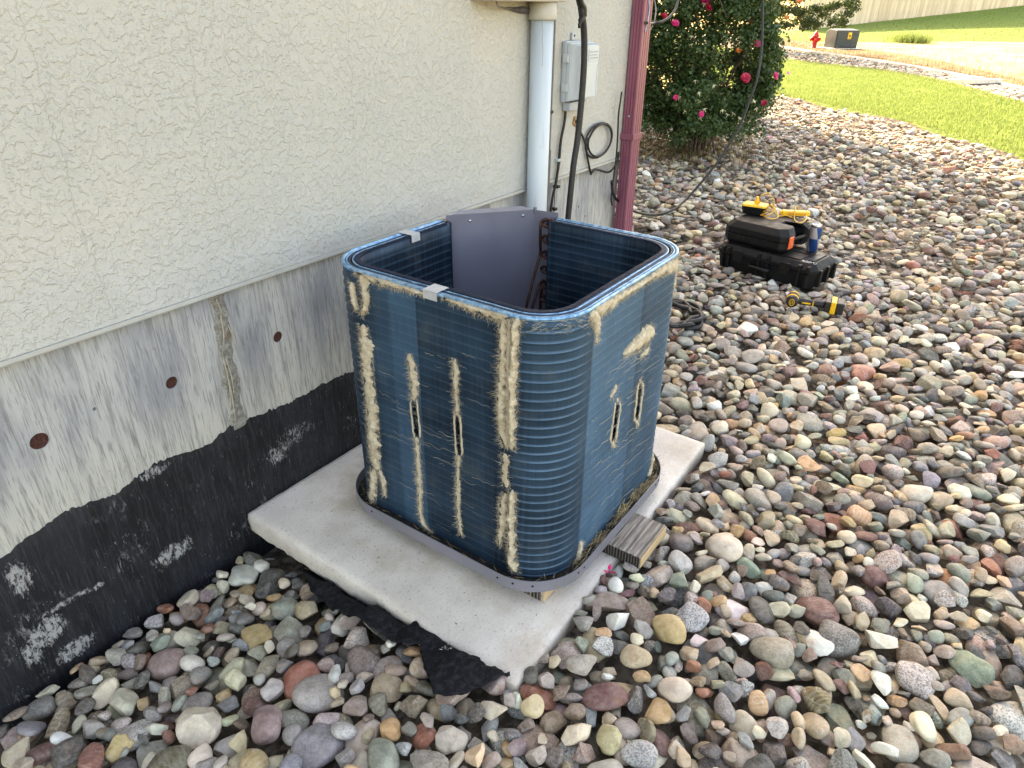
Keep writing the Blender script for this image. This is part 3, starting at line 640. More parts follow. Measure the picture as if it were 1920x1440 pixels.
mb = MB(); mb.box((B[0]-.004, B[1]-.006, ZP-.01), (B[0]+.006, B[1]+.002, ZP+.009)); mb.build('tab', panel.data.materials[0], panel)
m_steel = plain('steel', lin(190, 192, 196), .3, .9, .08, 80)
for s, z in ((.22, ZP-.022), (.86, ZP-.016)):
    p = A+d*np.linalg.norm(B-A)*s-nrm*.0003; mb = MB(); mb.lathe([(.0048, 0), (.0048, .0012), (.003, .0032), (.0008, .0036)], (p[0], p[1], z), 10, (-nrm[0], -nrm[1], 0)); mb.build('screw', m_steel, panel)
m_copper = plain('tarnished_copper', lin(74, 47, 40), .42, .7, .35, 60)
for r in range(15):
    z = .835-.052*r-.012
    for x, ex in ((1.880, .028), (1.903, .022)):
        mb = MB(); zc = z-(.006 if x > 1.9 else 0)
        mb.tube([(x, -.56, zc+.0127), (x, -.542, zc+.0127)]+[(x, -.540+ex*math.sin(a), zc+.0127*math.cos(a)) for a in np.linspace(.2, math.pi-.2, 9)]+[(x, -.542, zc-.0127), (x, -.56, zc-.0127)], .0046, 7); mb.build('return_bend', m_copper, unit)
    mb = MB(); x = 1.655; mb.tube([(x, -.292, z+.0127)]+[(x+.008+.014*math.sin(a), -.292, z+.0127*math.cos(a)) for a in np.linspace(.1, math.pi-.1, 8)]+[(x, -.292, z-.0127)], .0044, 7); mb.build('return_bend', m_copper, unit)
for pts in (((1038, 411), (1027, 411), (1018, 413), (1014, 422), (1013, 450), (1013, 477), (1007, 497), (997, 535), (987, 575), (980, 620)), ((1034, 527), (1020, 526), (1012, 533), (1007, 548), (999, 575), (990, 620)), ((1033, 541), (1018, 540), (1014, 560), (1012, 620))):
    mb = MB(); mb.tube(spline([on_y(a, b2, -.505) for a, b2 in pts], 6), .0048, 8); mb.build('copper_pipe', m_copper, unit)
# end plates of the coil
mb = MB(); mb.box((1.8645, -.5445, .06), (1.9155, -.5432, ZT+.001)); mb.box((1.6622, -.3075, .06), (1.6634, -.2575, ZT+.001)); mb.build('end_plate', m_findark, unit)
# folded metal clips over the top edge
m_clip = plain('galvanised_clip', lin(196, 198, 200), .45, .35, .08, 60, .2, 200)
def clip(u0, u1, d0, d1, drop0, drop1):
    mb = MB(); T = .0012; z = ZT+.0045
    def P(u, dd, zz): p, n, k = path(u); return (p[0]-n[0]*dd, p[1]-n[1]*dd, zz)
    pr = [(d0, z-drop0), (d0, z+T), (d1, z+T), (d1, z-drop1), (d1-T, z-drop1), (d1-T, z), (d0+T, z), (d0+T, z-drop0)]
    a = [P(u0, *q) for q in pr]; b2 = [P(u1, *q) for q in pr]; n = len(pr)
    mb.add(a+b2, [(i, (i+1) % n, n+(i+1) % n, n+i) for i in range(n)]+[(0, 1, 6, 7), (1, 2, 5, 6), (2, 3, 4, 5), (n, n+7, n+6, n+1), (n+1, n+6, n+5, n+2), (n+2, n+5, n+4, n+3)])
    return mb.build('clip', m_clip, unit)
uA = L1_+ARC+(Y1-RC-(-.622)); clip(uA+.006, uA+.050, -.0045, .040, .022, .012)
uB = 1.662-1.512; clip(uB, uB+.036, -.003, .052, .012, .022)

# matted lint and cottonwood fluff stuck to the fins
t = NT('lint'); v = t.n('NewGeometry'); n = t.noise(v, 140, 6, .75); n2 = t.noise(v, 26, 4)
c = t.mix(t.ss(n, .3, .7), lin(184, 168, 142), lin(217, 205, 182)); c = t.mix(t.ss(n2, .5, .72, 0, .5), c, lin(164, 143, 114)); c = t.mix(t.ss(n2, .28, .42, .5, 0), c, lin(228, 218, 198))
m_lint = t.done(c, 1.0, 0, t.bump(n, .8, .0035), .05)
def fibre(V, F, P, d, ln, w, curl):
    s = np.cross(d, np.array([random.gauss(0, 1) for _ in range(3)])); s = s/(np.linalg.norm(s)+1e-9); b = len(V)
    c1 = np.array([random.gauss(0, 1) for _ in range(3)])*curl*ln; Q = P+d*ln*.55+c1*.5; E = P+d*ln+c1*1.3
    V += [P-s*w, P+s*w, Q+s*w*.8, Q-s*w*.8, E+s*w*.3, E-s*w*.3]; F += [(b, b+1, b+2, b+3), (b+3, b+2, b+4, b+5)]
def lint(path_px, hmax=.007, fuzz=1.0, name='lint', thin=1.0):
    """path_px: (px, py, half width in px) along the patch"""
    pts = []
    for (px, py, w) in path_px:
        u, z = px_uz(px, py); dist = np.linalg.norm(surf(u, z)-CAM)
        p, nn, k = path(u); vd = (np.append(p, z)-CAM)/dist; tn = np.array([-nn[1], nn[0], 0]); fs = max(.45, np.linalg.norm(tn-vd*(tn@vd)))
        pts.append((u, z, w*dist/FPX/fs))
    pts = np.array(spline(pts, 10)); seg = np.linalg.norm(np.diff(pts[:, :2], axis=0), axis=1); s = np.append(0, np.cumsum(seg)); m = max(6, int(s[-1]/.0035))
    q = np.stack([np.interp(np.linspace(0, s[-1], m), s, pts[:, k]) for k in range(3)], 1)
    T = np.gradient(q[:, :2], axis=0); T /= np.linalg.norm(T, axis=1)[:, None]+1e-9; Nn = np.stack([-T[:, 1], T[:, 0]], 1); V = []; F = []; K = 11; sd = random.random()*50
    for i in range(m):
        end = min(1, i/(m*.08+.5), (m-1-i)/(m*.10+.5))**.5
        for j in range(K):
            e = (j-(K-1)/2)/((K-1)/2); w = q[i, 2]*(.78+.75*fbm(q[i, 1]*55+sd, q[i, 0]*55, 3+np.sign(e)*2)+.35*fbm(q[i, 1]*230, sd, np.sign(e)))*(.25+.75*end)
            uu = q[i, 0]+Nn[i, 0]*w*e; zz_ = q[i, 1]+Nn[i, 1]*w*e
            h = (1-abs(e)**2.4)*hmax*end*(.80+.5*fbm(uu*45, zz_*45, sd)+.22*fbm(uu*170, zz_*170, sd)) - (.004 if j in (0, K-1) else 0)
            V.append(surf(uu, min(max(zz_, .05), ZT-.002), max(h, -.002)))
    F = [(i*K+j, i*K+j+1, (i+1)*K+j+1, (i+1)*K+j) for i in range(m-1) for j in range(K-1)]
    V = list(V)
    for _ in range(int(m*18*fuzz)):
        i = random.randrange(m); e = random.choice((-1, 1))*random.random()**.30*.99; w = q[i, 2]*.95; uu = q[i, 0]+Nn[i, 0]*w*e; zz_ = min(max(q[i, 1]+Nn[i, 1]*w*e, .06), ZT-.004)
        p, nn, k = path(min(max(uu, 0), UT)); n3 = np.array([nn[0], nn[1], 0]); t3 = np.array([-nn[1], nn[0], 0])
        dr = n3*random.uniform(.1, .8)+t3*(e*Nn[i, 0]*1.2+random.gauss(0, .5))+np.array([0, 0, 1])*(e*Nn[i, 1]*1.2+random.gauss(0, .5)-.15); dr /= np.linalg.norm(dr)
        fibre(V, F, surf(uu, zz_, hmax*.5*(1-e*e)), dr, random.uniform(.003, .010), random.uniform(.0002, .00042), .45)
    me = mesh_np(name, V, F, True); return tag(link(name, me, m_lint, unit), kind=None)
LINT = [
 ([(660, 528, 5), (663, 552, 6), (668, 575, 5), (672, 582, 2)], .009), ([(674, 507, 6), (682, 525, 9), (686, 555, 7), (684, 580, 5), (678, 592, 3)], .010),
 ([(666, 502, 4), (690, 514, 9), (722, 526, 10), (752, 535, 8), (782, 546, 4), (800, 552, 2)], .010),
 ([(681, 608, 9), (686, 640, 12), (690, 700, 13), (695, 740, 12), (699, 790, 13), (702, 838, 13), (704, 868, 11)], .010),
 ([(699, 770, 9), (702, 792, 10), (703, 806, 6)], .014), ([(701, 850, 8), (706, 870, 10), (712, 880, 7)], .015),
 ([(702, 880, 8), (701, 910, 7), (699, 935, 8), (697, 944, 8)], .012), ([(712, 880, 5), (720, 905, 5), (722, 930, 3)], .008),
 ([(768, 662, 5), (774, 690, 9), (777, 715, 9), (778, 740, 7), (777, 748, 4)], .008),
 
 ([(782, 826, 7), (784, 850, 4), (786, 885, 6), (788, 930, 5), (790, 968, 5), (797, 985, 4), (812, 1000, 3)], .006),
 ([(853, 672, 3), (855, 695, 6), (855, 725, 5), (857, 755, 4), (857, 780, 6)], .006),
 
 ([(860, 857, 5), (859, 885, 4), (859, 925, 5), (860, 960, 4), (864, 995, 4), (866, 1005, 5)], .004),
 ([(830, 552, 3), (858, 565, 6), (885, 574, 9), (912, 583, 11), (938, 590, 12), (955, 590, 8)], .010),
 ([(944, 596, 10), (944, 640, 8), (943, 700, 9), (940, 760, 10), (943, 810, 9), (950, 838, 9)], .010),
 ([(972, 592, 9), (967, 620, 8), (964, 680, 8), (962, 740, 9), (961, 800, 8), (959, 842, 8)], .019), ([(955, 600, 6), (953, 700, 6), (952, 840, 6)], .004),
 ([(948, 925, 5), (944, 950, 10), (942, 985, 9), (938, 1012, 5), (936, 1024, 3)], .008), ([(961, 918, 7), (960, 960, 8), (960, 1010, 8), (961, 1050, 9), (968, 1072, 8)], .019),
 ([(1108, 585, 7), (1117, 600, 9), (1118, 622, 5), (1117, 644, 2)], .011), ([(1112, 580, 8), (1135, 572, 10), (1160, 556, 6), (1190, 538, 4), (1225, 516, 4), (1258, 497, 7), (1270, 490, 8)], .009),
 ([(1168, 664, 4), (1184, 652, 9), (1202, 638, 13), (1216, 626, 11), (1226, 618, 3)], .012), ([(1271, 490, 5), (1270, 520, 4), (1268, 555, 3)], .006),
 
 
 ([(1088, 1015, 3), (1087, 1030, 6), (1082, 1050, 6), (1077, 1064, 5)], .010), ([(1225, 850, 3), (1220, 872, 5), (1214, 893, 6)], .010),
 ([(1155, 720, 3), (1150, 735, 5), (1143, 745, 3)], .004), ([(1200, 670, 3), (1210, 660, 5), (1218, 650, 3)], .004),
 ([(948, 850, 9), (947, 880, 7), (950, 915, 8)], .0025)]
for (a, b2, w) in slots_px:
    for sg in (-1, 1):
        o_ = sg*(w/2+2.2); LINT.append(([(a[0]+o_*.6, a[1]-5, 1.6), (a[0]+o_, a[1]+4, 1.9), ((a[0]+b2[0])/2+o_, (a[1]+b2[1])/2, 1.7), (b2[0]+o_, b2[1]-3, 2.1), (b2[0]+o_*.5, b2[1]+5, 2.0)], .0045, .12))
    LINT.append(([(b2[0]-2, b2[1]+3, w*.5), (b2[0]+.5, b2[1]+9, w*.45), (b2[0]+1, b2[1]+14, 2)], .006)); LINT.append(([(a[0]-1, a[1]-12, 2), (a[0], a[1]-6, w*.45), (a[0], a[1]-3, w*.5)], .005))
for L_ in LINT: lint(L_[0], L_[1], L_[2] if len(L_) > 2 else (1.0 if L_[1] > .005 else .6))
# thin strands caught along the tube rows, one tangle
V = []; F = []
def strand(px, py, ln_px, slope, w=.0005):
    P = []
    for s in np.linspace(0, 1, 7):
        u, z = px_uz(px+ln_px*s, py+slope*ln_px*s+random.gauss(0, 1.3)); P.append(surf(u, min(z, ZT-.004), .0016+.0025*random.random()))
    for a, b2 in zip(P[:-1], P[1:]):
        k = len(V); up = np.array([0, 0, w]); V.extend([a-up, a+up, b2+up, b2-up]); F.append((k, k+1, k+2, k+3))
for _ in range(60):
    px = random.uniform(1100, 1225); py = random.uniform(660, 1000); 
    if py > 1090-.9*(px-1085): continue
    strand(px, py, random.uniform(8, 40), -.62-.16*(py-640)/300*1.6, random.uniform(.0003, .0008))
for _ in range(45):
    px = random.uniform(700, 925); py = random.uniform(650, 1000)
    if py > 930+.52*(px-690): continue
    strand(px, py, random.uniform(8, 45), .36+.12*(py-640)/300, random.uniform(.0002, .0005))
for _ in range(60): strand(random.uniform(985, 1100), random.uniform(592, 625), random.uniform(4, 18), random.uniform(-.6, .4), .0004)
tag(link('lint_tangle', mesh_np('lint_tangle', V, F, False), plain('pale_strand', lin(176, 174, 162), .9), unit), kind='stuff')
# straw and dead grass heaped between the coil and the rim
V = []; F = []
for _ in range(2600):
    u = random.choice((random.uniform(L1_+ARC+L2_+ARC, L1_+ARC*2+L2_+L3_+ARC*.7),)*9+(random.uniform(L1_, UT),)); p, nn, k = path(u)
    if fbm(u*11, 5, 2) < .02 and random.random() < .85: continue
    o = random.uniform(.003, .030); z = .064+.016*abs(fbm(u*14, 1, 1))*2+random.uniform(-.004, .010)
    dr = np.array([-nn[1]*random.choice((-1, 1)), nn[0]*random.choice((-1, 1)), random.uniform(-.25, .5)]); fibre(V, F, np.array([p[0]+nn[0]*o, p[1]+nn[1]*o, z]), dr/np.linalg.norm(dr), random.uniform(.008, .035), random.uniform(.0005, .001), .2)
t = NT('pan_straw'); m_ps = t.done(t.mix(t.noise(t.n('NewGeometry'), 160, 3), lin(92, 76, 56), lin(206, 184, 142)), .9, 0, None, .1)
tag(link('straw', mesh_np('straw', V, F, False), m_ps, unit), kind='stuff')

# ================================================================== THINGS ON THE WALL
t = NT('painted_pvc'); v = t.n('NewGeometry'); n = t.noise(t.scale(v, 14, 14, 2), 1, 5, .6); rn = t.ss(t.noise(t.scale(v, 60, 60, 5), 1, 4, .6, .5), .60, .66)
m_pvc = t.done(t.mix(t.math('MULTIPLY', rn, .35), t.mix(t.ss(n, .35, .7), lin(178, 190, 198), lin(190, 199, 204)), lin(160, 162, 158)), .42, 0, t.bump(n, .2, .002))
m_black = plain('black_rubber', lin(30, 30, 33), .55, 0, .25, 40, .2, 150)
m_blackw = plain('black_cable', lin(15, 15, 17), .5, 0, .2, 40)
m_greyw = plain('grey_conduit', lin(120, 118, 116), .55, 0, .12, 40)
m_beige = plain('beige_enamel', lin(176, 172, 161), .5, 0, .06, 15)
PX, PY, PR = 2.527, -.070, .0445
pipe = thing('vent_pipe', 'white painted plastic pipe standing against the stucco behind the condenser', 'pipe', (PX, PY, -.1))
mb = MB(); mb.tube([(PX-.012, PY, -.14), (PX-.006, PY, .6), (PX, PY, 1.40)], PR, 28); mb.build('pipe', m_pvc, pipe)
mb = MB(); mb.lathe([(PR+.009, 1.392), (PR+.010, 1.396), (PR+.010, 1.449), (PR+.006, 1.452)], (PX, PY, 0), 28); mb.build('collar', m_beige, pipe)
mb = MB(); mb.tube(spline([on_y(1016+dx, y, PY-.047) for dx, y in ((0, 40), (2, 58), (1, 75), (2, 95), (1, 124))], 4), .0010, 4); mb.build('paint_run', plain('paint_run', lin(150, 150, 146), .6), pipe)
box = thing('meter_box', 'beige metal meter box above the white pipe, only its bottom edge in view', 'electrical box', (2.4, -.08, 1.45))
xl = on_y(930, 4, -.13)[0]; mb = MB(); mb.box((xl, -.135, 1.4525), (PX+.075, -.0205, 1.86)); mb.build('cabinet', m_beige, box, bevel=.006)
mb = MB(); mb.box((xl+.01, -.139, 1.47), (PX+.065, -.1352, 1.84)); mb.build('door', m_beige, box, bevel=.003)
wire = thing('ground_wire', 'short bent bare wire below the beige meter box with dark smeared putty', 'wire', (2.3, -.03, 1.4))
mb = MB(); mb.tube([on_y(928, -6, -.1), on_y(932, 8, -.08), on_y(936, 13, -.06), on_y(958, 17, -.035)], .003, 6); mb.build('wire', m_greyw, wire)
mb = MB(); mb.tube([on_y(950, 15, -.032), on_y(966, 18, -.030), on_y(980, 19, -.030), on_y(988, 20, -.028), on_y(998, 19, -.026)], [.003, .008, .013, .010, .009], 7); mb.build('putty', plain('putty', lin(84, 82, 84), .95, 0, .3, 60, .8, 200), wire)
# grey utility box
m_nid = plain('grey_plastic', lin(186, 194, 198), .5, 0, .04, 12); m_nid2 = plain('grey_plastic_base', lin(168, 176, 182), .55, 0, .04, 12); m_emb = plain('embossed_print', lin(150, 158, 164), .6)
nb = thing('utility_box', 'grey plastic telephone junction box with clip latches screwed to the stucco', 'junction box', (2.86, -.02, 1.19))
x0, x1, z0, z1 = 2.760, 2.962, 1.072, 1.306
mb = MB(); mb.box((x0-.002, -.043, z0-.002), (x1+.002, -.0205, z1+.004)); mb.build('back_box', m_nid2, nb, bevel=.006)
mb = MB(); R1 = [(x0+.004, z0+.004), (x1-.004, z0+.004), (x1-.004, z1-.003), (x0+.004, z1-.003)]
mb.prism(R1, -.062, -.0432, ax=1); R2 = [(x0+.006, z0+.006), (x1-.006, z0+.006), (x1-.006, z1-.006), (x0+.006, z1-.006)]; R3 = [(x0+.036, z0+.012), (x1-.010, z0+.012), (x1-.010, z1-.014), (x0+.036, z1-.014)]
mb.prism(R2, -.0622, -.094, ax=1, shrink=R3); mb.build('cover', m_nid, nb, bevel=.003)
for zc in (z0+.06, z1-.06):
    mb = MB(); mb.box((x0-.008, -.056, zc-.017), (x0+.003, -.030, zc+.017)); mb.box((x0-.012, -.060, zc-.017), (x0-.007, -.054, zc-.012)); mb.box((x0-.012, -.060, zc+.012), (x0-.007, -.054, zc+.017)); mb.build('latch', m_nid, nb, bevel=.0015)
mb = MB(); mb.box((x0+.065, -.030, z1+.005), (x0+.098, -.0205, z1+.034)); mb.build('mounting_tab', m_nid2, nb, bevel=.003)
mb = MB(); mb.lathe([(.005, -.0008), (.005, .001)], (x0+.083, -.030, z1+.022), 10, (0, -1, 0)); mb.build('screw_hole', m_hole, nb)
mb = MB(); mb.box((x0+.02, -.060, z0-.038), (x1-.030, -.022, z0-.003)); mb.build('cable_boot', m_nid2, nb, bevel=.004)
mb = MB(); mb.box((x0+.100, -.0962, z1-.075), (x1-.018, -.0942, z1-.028)); lp = mb.build('label_plate', m_nid, nb, bevel=.001)
mb = MB()
for r in range(3):
    xx = x0+.106
    while xx < x1-.03: w = random.uniform(.004, .012); mb.box((xx, -.0968, z1-.042-.012*r), (xx+w, -.0963, z1-.037-.012*r)); xx += w+.003
o = mb.build('embossed_text', m_emb, lp)
mb = MB(); a = .0022
for (p, q) in (((x0+.06, z0+.02), (x1-.02, z0+.02)), ((x1-.02, z0+.02), (x1-.02, z1-.09)), ((x0+.06, z0+.02), (x0+.06, z1-.09)), ((x0+.06, z1-.09), (x1-.02, z1-.09))):
    mb.box((min(p[0], q[0])-a, -.0955, min(p[1], q[1])-a), (max(p[0], q[0])+a, -.0943, max(p[1], q[1])+a))
mb.build('cover_frame', m_nid, nb)
# refrigerant line in black foam, hanging past the box
ls = thing('insulated_line', 'thick black foam-covered pipe hanging down the wall past the grey junction box', 'pipe', (2.9, -.12, 1.4))
mb = MB(); mb.tube(spline([on_y(a, b2, -.125) for a, b2 in ((1084, -420), (1085, -200), (1086, -60), (1087, -10), (1090, 18), (1095, 60), (1095, 119), (1090, 191), (1083, 260), (1075, 313), (1066, 400), (1056, 500), (1050, 580))], 6), .0135, 12); mb.build('foam_sleeve', m_black, ls)
mb = MB(); mb.tube(spline([on_y(a, b2, -.128) for a, b2 in ((1084, -20), (1088, 5), (1093, 14), (1094, 26), (1092, 32), (1087, 45), (1087, 52))], 5), [.015]*18+[.012]*6+[.007]*7, 8); mb.build('tape', m_blackw, ls)
def cable(name, label, cat, pts, r, mat, Y=None, group=None, n=7):
    P = [on_y(a, b2, Y) for a, b2 in pts] if Y is not None else pts
    mb = MB(); mb.tube(spline(P, 8), r, n); o = mb.build(name, mat); return tag(o, label, cat, group)
cable('wall_cable', 'thin grey cable running down the stucco beside the white pipe', 'cable', ((1050, -260), (1044, -10), (1041, 30), (1040, 60), (1038, 110), (1034, 200), (1031, 270), (1028, 330), (1022, 430), (1019, 520)), .0042, m_greyw, -.028)
cable('drop_cable', 'black cable leaving the bottom of the grey junction box and running down the foundation', 'cable', ((1061, 205), (1058, 232), (1052, 262), (1048, 300), (1043, 340), (1036, 372), (1031, 410), (1026, 470)), .0062, m_blackw, -.032)
cable('bell_wire', 'thin dark wire along the foundation beside the black drop cable', 'wire', ((1052, 268), (1050, 305), (1044, 336), (1040, 352), (1040, 378), (1036, 420), (1034, 480)), .0028, m_greyw, -.026)
m_conduit = plain('dark_conduit', lin(96, 94, 96), .6, 0, .1, 30)
cable('conduit', 'short dark grey conduit stub right behind the white pipe', 'conduit', ((1029, 282), (1027, 330), (1022, 400), (1016, 500)), .011, m_conduit, -.035)
mb = MB()
for (px, py) in ((1046, 300), (1045, 350), (1040, 392), (1038, 10), (1032, 210)):
    p = on_y(px, py, -.03); c = MB(); c.box((p[0]-.011, -.040, p[2]-.006), (p[0]+.011, -.012, p[2]+.006)); tag(c.build('cable_clip', m_blackw if py != 300 else m_nid, None, bevel=.002), {300: 'small white clip holding the drop cable on the stucco', 350: 'small black clip on the foundation just below the stucco edge', 392: 'small black clip low on the foundation by the bare wire', 10: 'black clip beside the beige collar of the white pipe', 210: 'black clip beside the white pipe level with the bottom of the junction box'}[py], 'clip', 'cable clips on the house wall')
# coil of spare cable
c0 = on_y(1123, 263, -.035); rx = abs(on_y(1147, 263, -.035)[0]-on_y(1099, 263, -.035)[0])/2; rz_ = (on_y(1123, 231, -.035)[2]-on_y(1123, 294, -.035)[2])/2
pts = [on_y(1079, 226, -.03), on_y(1088, 246, -.032), on_y(1097, 268, -.034)]
for k in range(33):
    a = math.pi+.3-k/32*math.pi*4.2; q = 1-.09*(k > 16)+.02*math.sin(k); pts.append(np.array([c0[0]+rx*q*math.cos(a), -.036-.006*(k > 16), c0[2]+rz_*q*math.sin(a)]))
pts += [on_y(1100, 284, -.036), on_y(1108, 327, -.03)]
cable('cable_coil', 'coiled loop of spare black cable hanging on the stucco below the junction box', 'cable', [np.array(p) for p in pts], .0052, m_blackw)
cable('corner_cable', 'pair of dark cables bending from the foundation to the downspout', 'cable', ((1109, 324), (1116, 318), (1128, 320), (1140, 323), (1150, 316), (1158, 302), (1160, 285)), .0055, m_blackw, -.03)
p = on_y(1078, 228, -.021); mb = MB()
mb.lathe([(.022, 0), (.020, .006), (.012, .011), (.002, .012)], (p[0], -.0195, p[2]), 12, (0, -1, 0)); o = mb.build('foam_plug', plain('foam_plug', lin(160, 124, 84), .95, 0, .4, 90, 1, 120)); tag(o, 'ragged brown foam plug where cables enter the stucco below the box', 'foam plug')
for vv in o.data.vertices: vv.co.x += .006*fbm(vv.co.x*90, vv.co.z*90, 1); vv.co.z += .009*fbm(vv.co.x*90, vv.co.z*90, 7); vv.co.y += .003*fbm(vv.co.x*90, 4, vv.co.z*90)
# downspout at the corner
t = NT('maroon_metal'); v = t.n('NewGeometry'); n = t.noise(t.scale(v, 12, 12, 1.5), 1, 4)
m_mar = t.done(t.mix(t.ss(n, .35, .65), lin(128, 70, 88), lin(142, 84, 100)), .38, 0, None, .45)
ds = thing('downspout', 'ribbed maroon metal downspout at the corner of the house', 'downspout', (3.415, -.055, -.1))
def ds_prof(x0, x1, y0, y1, dpt=.0045):
    P = []
    def side(a, b2, inward):
        a, b2, w = np.array(a), np.array(b2), np.array(inward); L = b2-a
        for s, d in ((.06, 0), (.20, 0), (.235, 1), (.265, 1), (.30, 0), (.46, 0), (.485, 1), (.515, 1), (.54, 0), (.70, 0), (.735, 1), (.765, 1), (.80, 0), (.94, 0)): P.append(tuple(a+L*s+w*dpt*d))
    side((x0, y1), (x0, y0), (1, 0)); side((x0, y0), (x1, y0), (0, 1)); side((x1, y0), (x1, y1), (-1, 0)); P.append((x1-.004, y1)); P.append((x0+.004, y1))
    return P
mb = MB(); mb.prism(ds_prof(3.371, 3.462, -.090, -.026), .10, 5.5); mb.build('pipe', m_mar, ds)
mb = MB(); q = .003; mb.prism(ds_prof(3.371-q, 3.462+q, -.090-q, -.026+q), -.12, .43); mb.build('lower_section', m_mar, ds)
zb = on_y(1172, 262, -.09)[2]; mb = MB(); mb.box((3.365, -.0955, zb-.015), (3.4685, -.0205, zb+.015)); mb.build('strap', m_mar, ds, bevel=.002)
p = on_y(1170, 224, -.09); mb = MB(); mb.lathe([(.006, 0), (.005, .003), (.001, .004)], (3.367, -.06, p[2]), 10, (-1, 0, 0)); mb.build('screw', m_steel, ds)
m_bluew = plain('light_blue_wire', lin(150, 190, 226), .4)
cable('blue_wire', 'thin light blue wire hanging along the right edge of the maroon downspout', 'wire', ((1206, -260), (1212, -100), (1215, -20), (1218, 10), (1217, 25), (1214, 42), (1210, 60)), .0022, m_bluew, -.094)
cable('wall_loop_cable', 'thin black cable hugging the left side of the downspout', 'cable', ((1166, 172), (1164, 185), (1160, 215), (1158, 260), (1155, 300), (1150, 340), (1146, 372), (1148, 385)), .0045, m_blackw, -.050)
# the long black cable that hangs from the eave and rests on the cobbles
P = [np.array((4.90, -.16, 3.2)), at_d(1432, -80, 4.35), at_d(1430, 0, 4.4), at_d(1428, 90, 4.35), at_d(1420, 145, 4.3), at_d(1405, 190, 4.3), at_d(1385, 240, 4.3), at_d(1355, 290, 4.3), at_d(1325, 330, 4.3), at_d(1290, 370, 4.3), at_d(1262, 393, 4.2), at_d(1230, 402, 4.1), at_d(1195, 398, 3.9), at_d(1165, 382, 3.75), at_d(1150, 365, 3.62), on_y(1147, 340, -.11)]
cable('hanging_cable', 'long black cable hanging in a curve in front of the rose bush', 'cable', P, .0075, m_blackw, n=9)
P = [at_d(1300, -330, 4.0), at_d(1285, -120, 3.95), at_d(1275, -30, 3.9), at_d(1268, 12, 3.85), at_d(1255, 32, 3.8), at_d(1238, 42, 3.75), at_d(1222, 44, 3.7), on_y(1212, 43, -.10)]
cable('looped_cable', 'black cable loop coming from behind the top of the downspout', 'cable', P, .0075, m_blackw, n=9)
P = [at_d(1205, -300, 3.8), at_d(1214, -110, 3.8), at_d(1222, -20, 3.8), at_d(1229, 10, 3.8), at_d(1228, 35, 3.75), at_d(1220, 55, 3.75), at_d(1208, 75, 3.72)]
cable('thin_cable', 'thin dark cable dangling close to the top of the downspout', 'cable', P, .0035, m_greyw, n=6)

# ================================================================== COBBLES
t = NT('river_stone'); col = t.at('col', 0); loc = t.at('loc', 1); prm = t.at('prm', 0); ps = t.sep(prm)
g1 = t.noise(loc, 38, 5, .65); g2 = t.noise(loc, 420, 3, .7); g3 = t.vor(loc, 330, 'F1', 1); g3b = t.sep(g3)[0]
wv = t.n('TexWave', {'Vector': loc, 'Scale': 26, 'Distortion': 5, 'Detail': 3, 'Detail Scale': 1.2}, 0)
c = t.mix(t.ss(g1, .32, .68), t.mix(.28, col, (.02, .018, .016, 1)), t.mix(.13, col, (.75, .72, .66, 1)))
c = t.mix(t.math('MULTIPLY', ps[1], t.math('MULTIPLY', wv, .55)), c, t.mix(.5, col, lin(214, 190, 150)))
dk = t.math('MULTIPLY', t.ss(g3b, .66, .72), ps[0]); lt = t.math('MULTIPLY', t.ss(g3b, .34, .28), ps[0])
c = t.mix(t.math('MULTIPLY', dk, .5), c, (.025, .025, .028, 1)); c = t.mix(t.math('MULTIPLY', lt, .45), c, (.62, .6, .57, 1))
c = t.mix(t.ss(g2, .55, .75, 0, .22), c, (.03, .028, .026, 1)); st = t.noise(loc, 17, 4, .6); c = t.mix(t.ss(st, .60, .72, 0, .38), c, lin(150, 104, 64))
vein = t.ss(t.math('ABSOLUTE', t.math('SUBTRACT', t.noise(loc, 20, 2, .5, .4), .5)), .004, .012, .5, 0); c = t.mix(t.math('MULTIPLY', vein, ps[1]), c, (.66, .64, .6, 1))
b1 = t.bump(g2, .35, .0012); b2 = t.bump(t.noise(loc, 75, 4, .6), t.ss(ps[2], .2, .9, .15, .8), .004, b1)
m_stone = t.done(c, t.ss(ps[2], 0, 1, .5, .85), 0, b2, .35)

PAL = [((214, 202, 176), 15, .15, .3), ((184, 163, 135), 13, .2, .5), ((152, 146, 136), 15, .3, .2), ((132, 136, 138), 8, .2, .3), ((68, 67, 69), 8, .15, .25), ((112, 68, 64), 5, .1, .2), ((160, 136, 130), 6, .4, .2), ((156, 90, 68), 3.5, .05, .3), ((134, 144, 131), 5, .15, .3), ((194, 154, 106), 5.5, .05, .8), ((226, 221, 211), 7, .1, .15), ((176, 174, 168), 8, .9, 0), ((120, 102, 84), 8, .2, .6), ((180, 166, 156), 5, .8, .1), ((96, 95, 97), 6, .4, .2), ((206, 184, 148), 7, .1, .7), ((90, 83, 80), 4, .2, .3), ((136, 108, 98), 4, .4, .3), ((168, 158, 146), 8, .3, .3)]
PW = np.array([p[1] for p in PAL], float); PW /= PW.sum()
def ico(sub):
    bm = bmesh.new(); bmesh.ops.create_icosphere(bm, subdivisions=sub, radius=1); bm.verts.ensure_lookup_table()
    V = np.array([v.co[:] for v in bm.verts]); F = np.array([[v.index for v in f.verts] for f in bm.faces]); bm.free(); return V, F
ICO = {k: ico(k) for k in (1, 2, 3, 4)}
def rot(yaw, nrm):
    z = nrm/np.linalg.norm(nrm); x = np.array([math.cos(yaw), math.sin(yaw), 0]); x = x-z*(x@z); x /= np.linalg.norm(x); y = np.cross(z, x); return np.stack([x, y, z], 1)
class Stone: pass
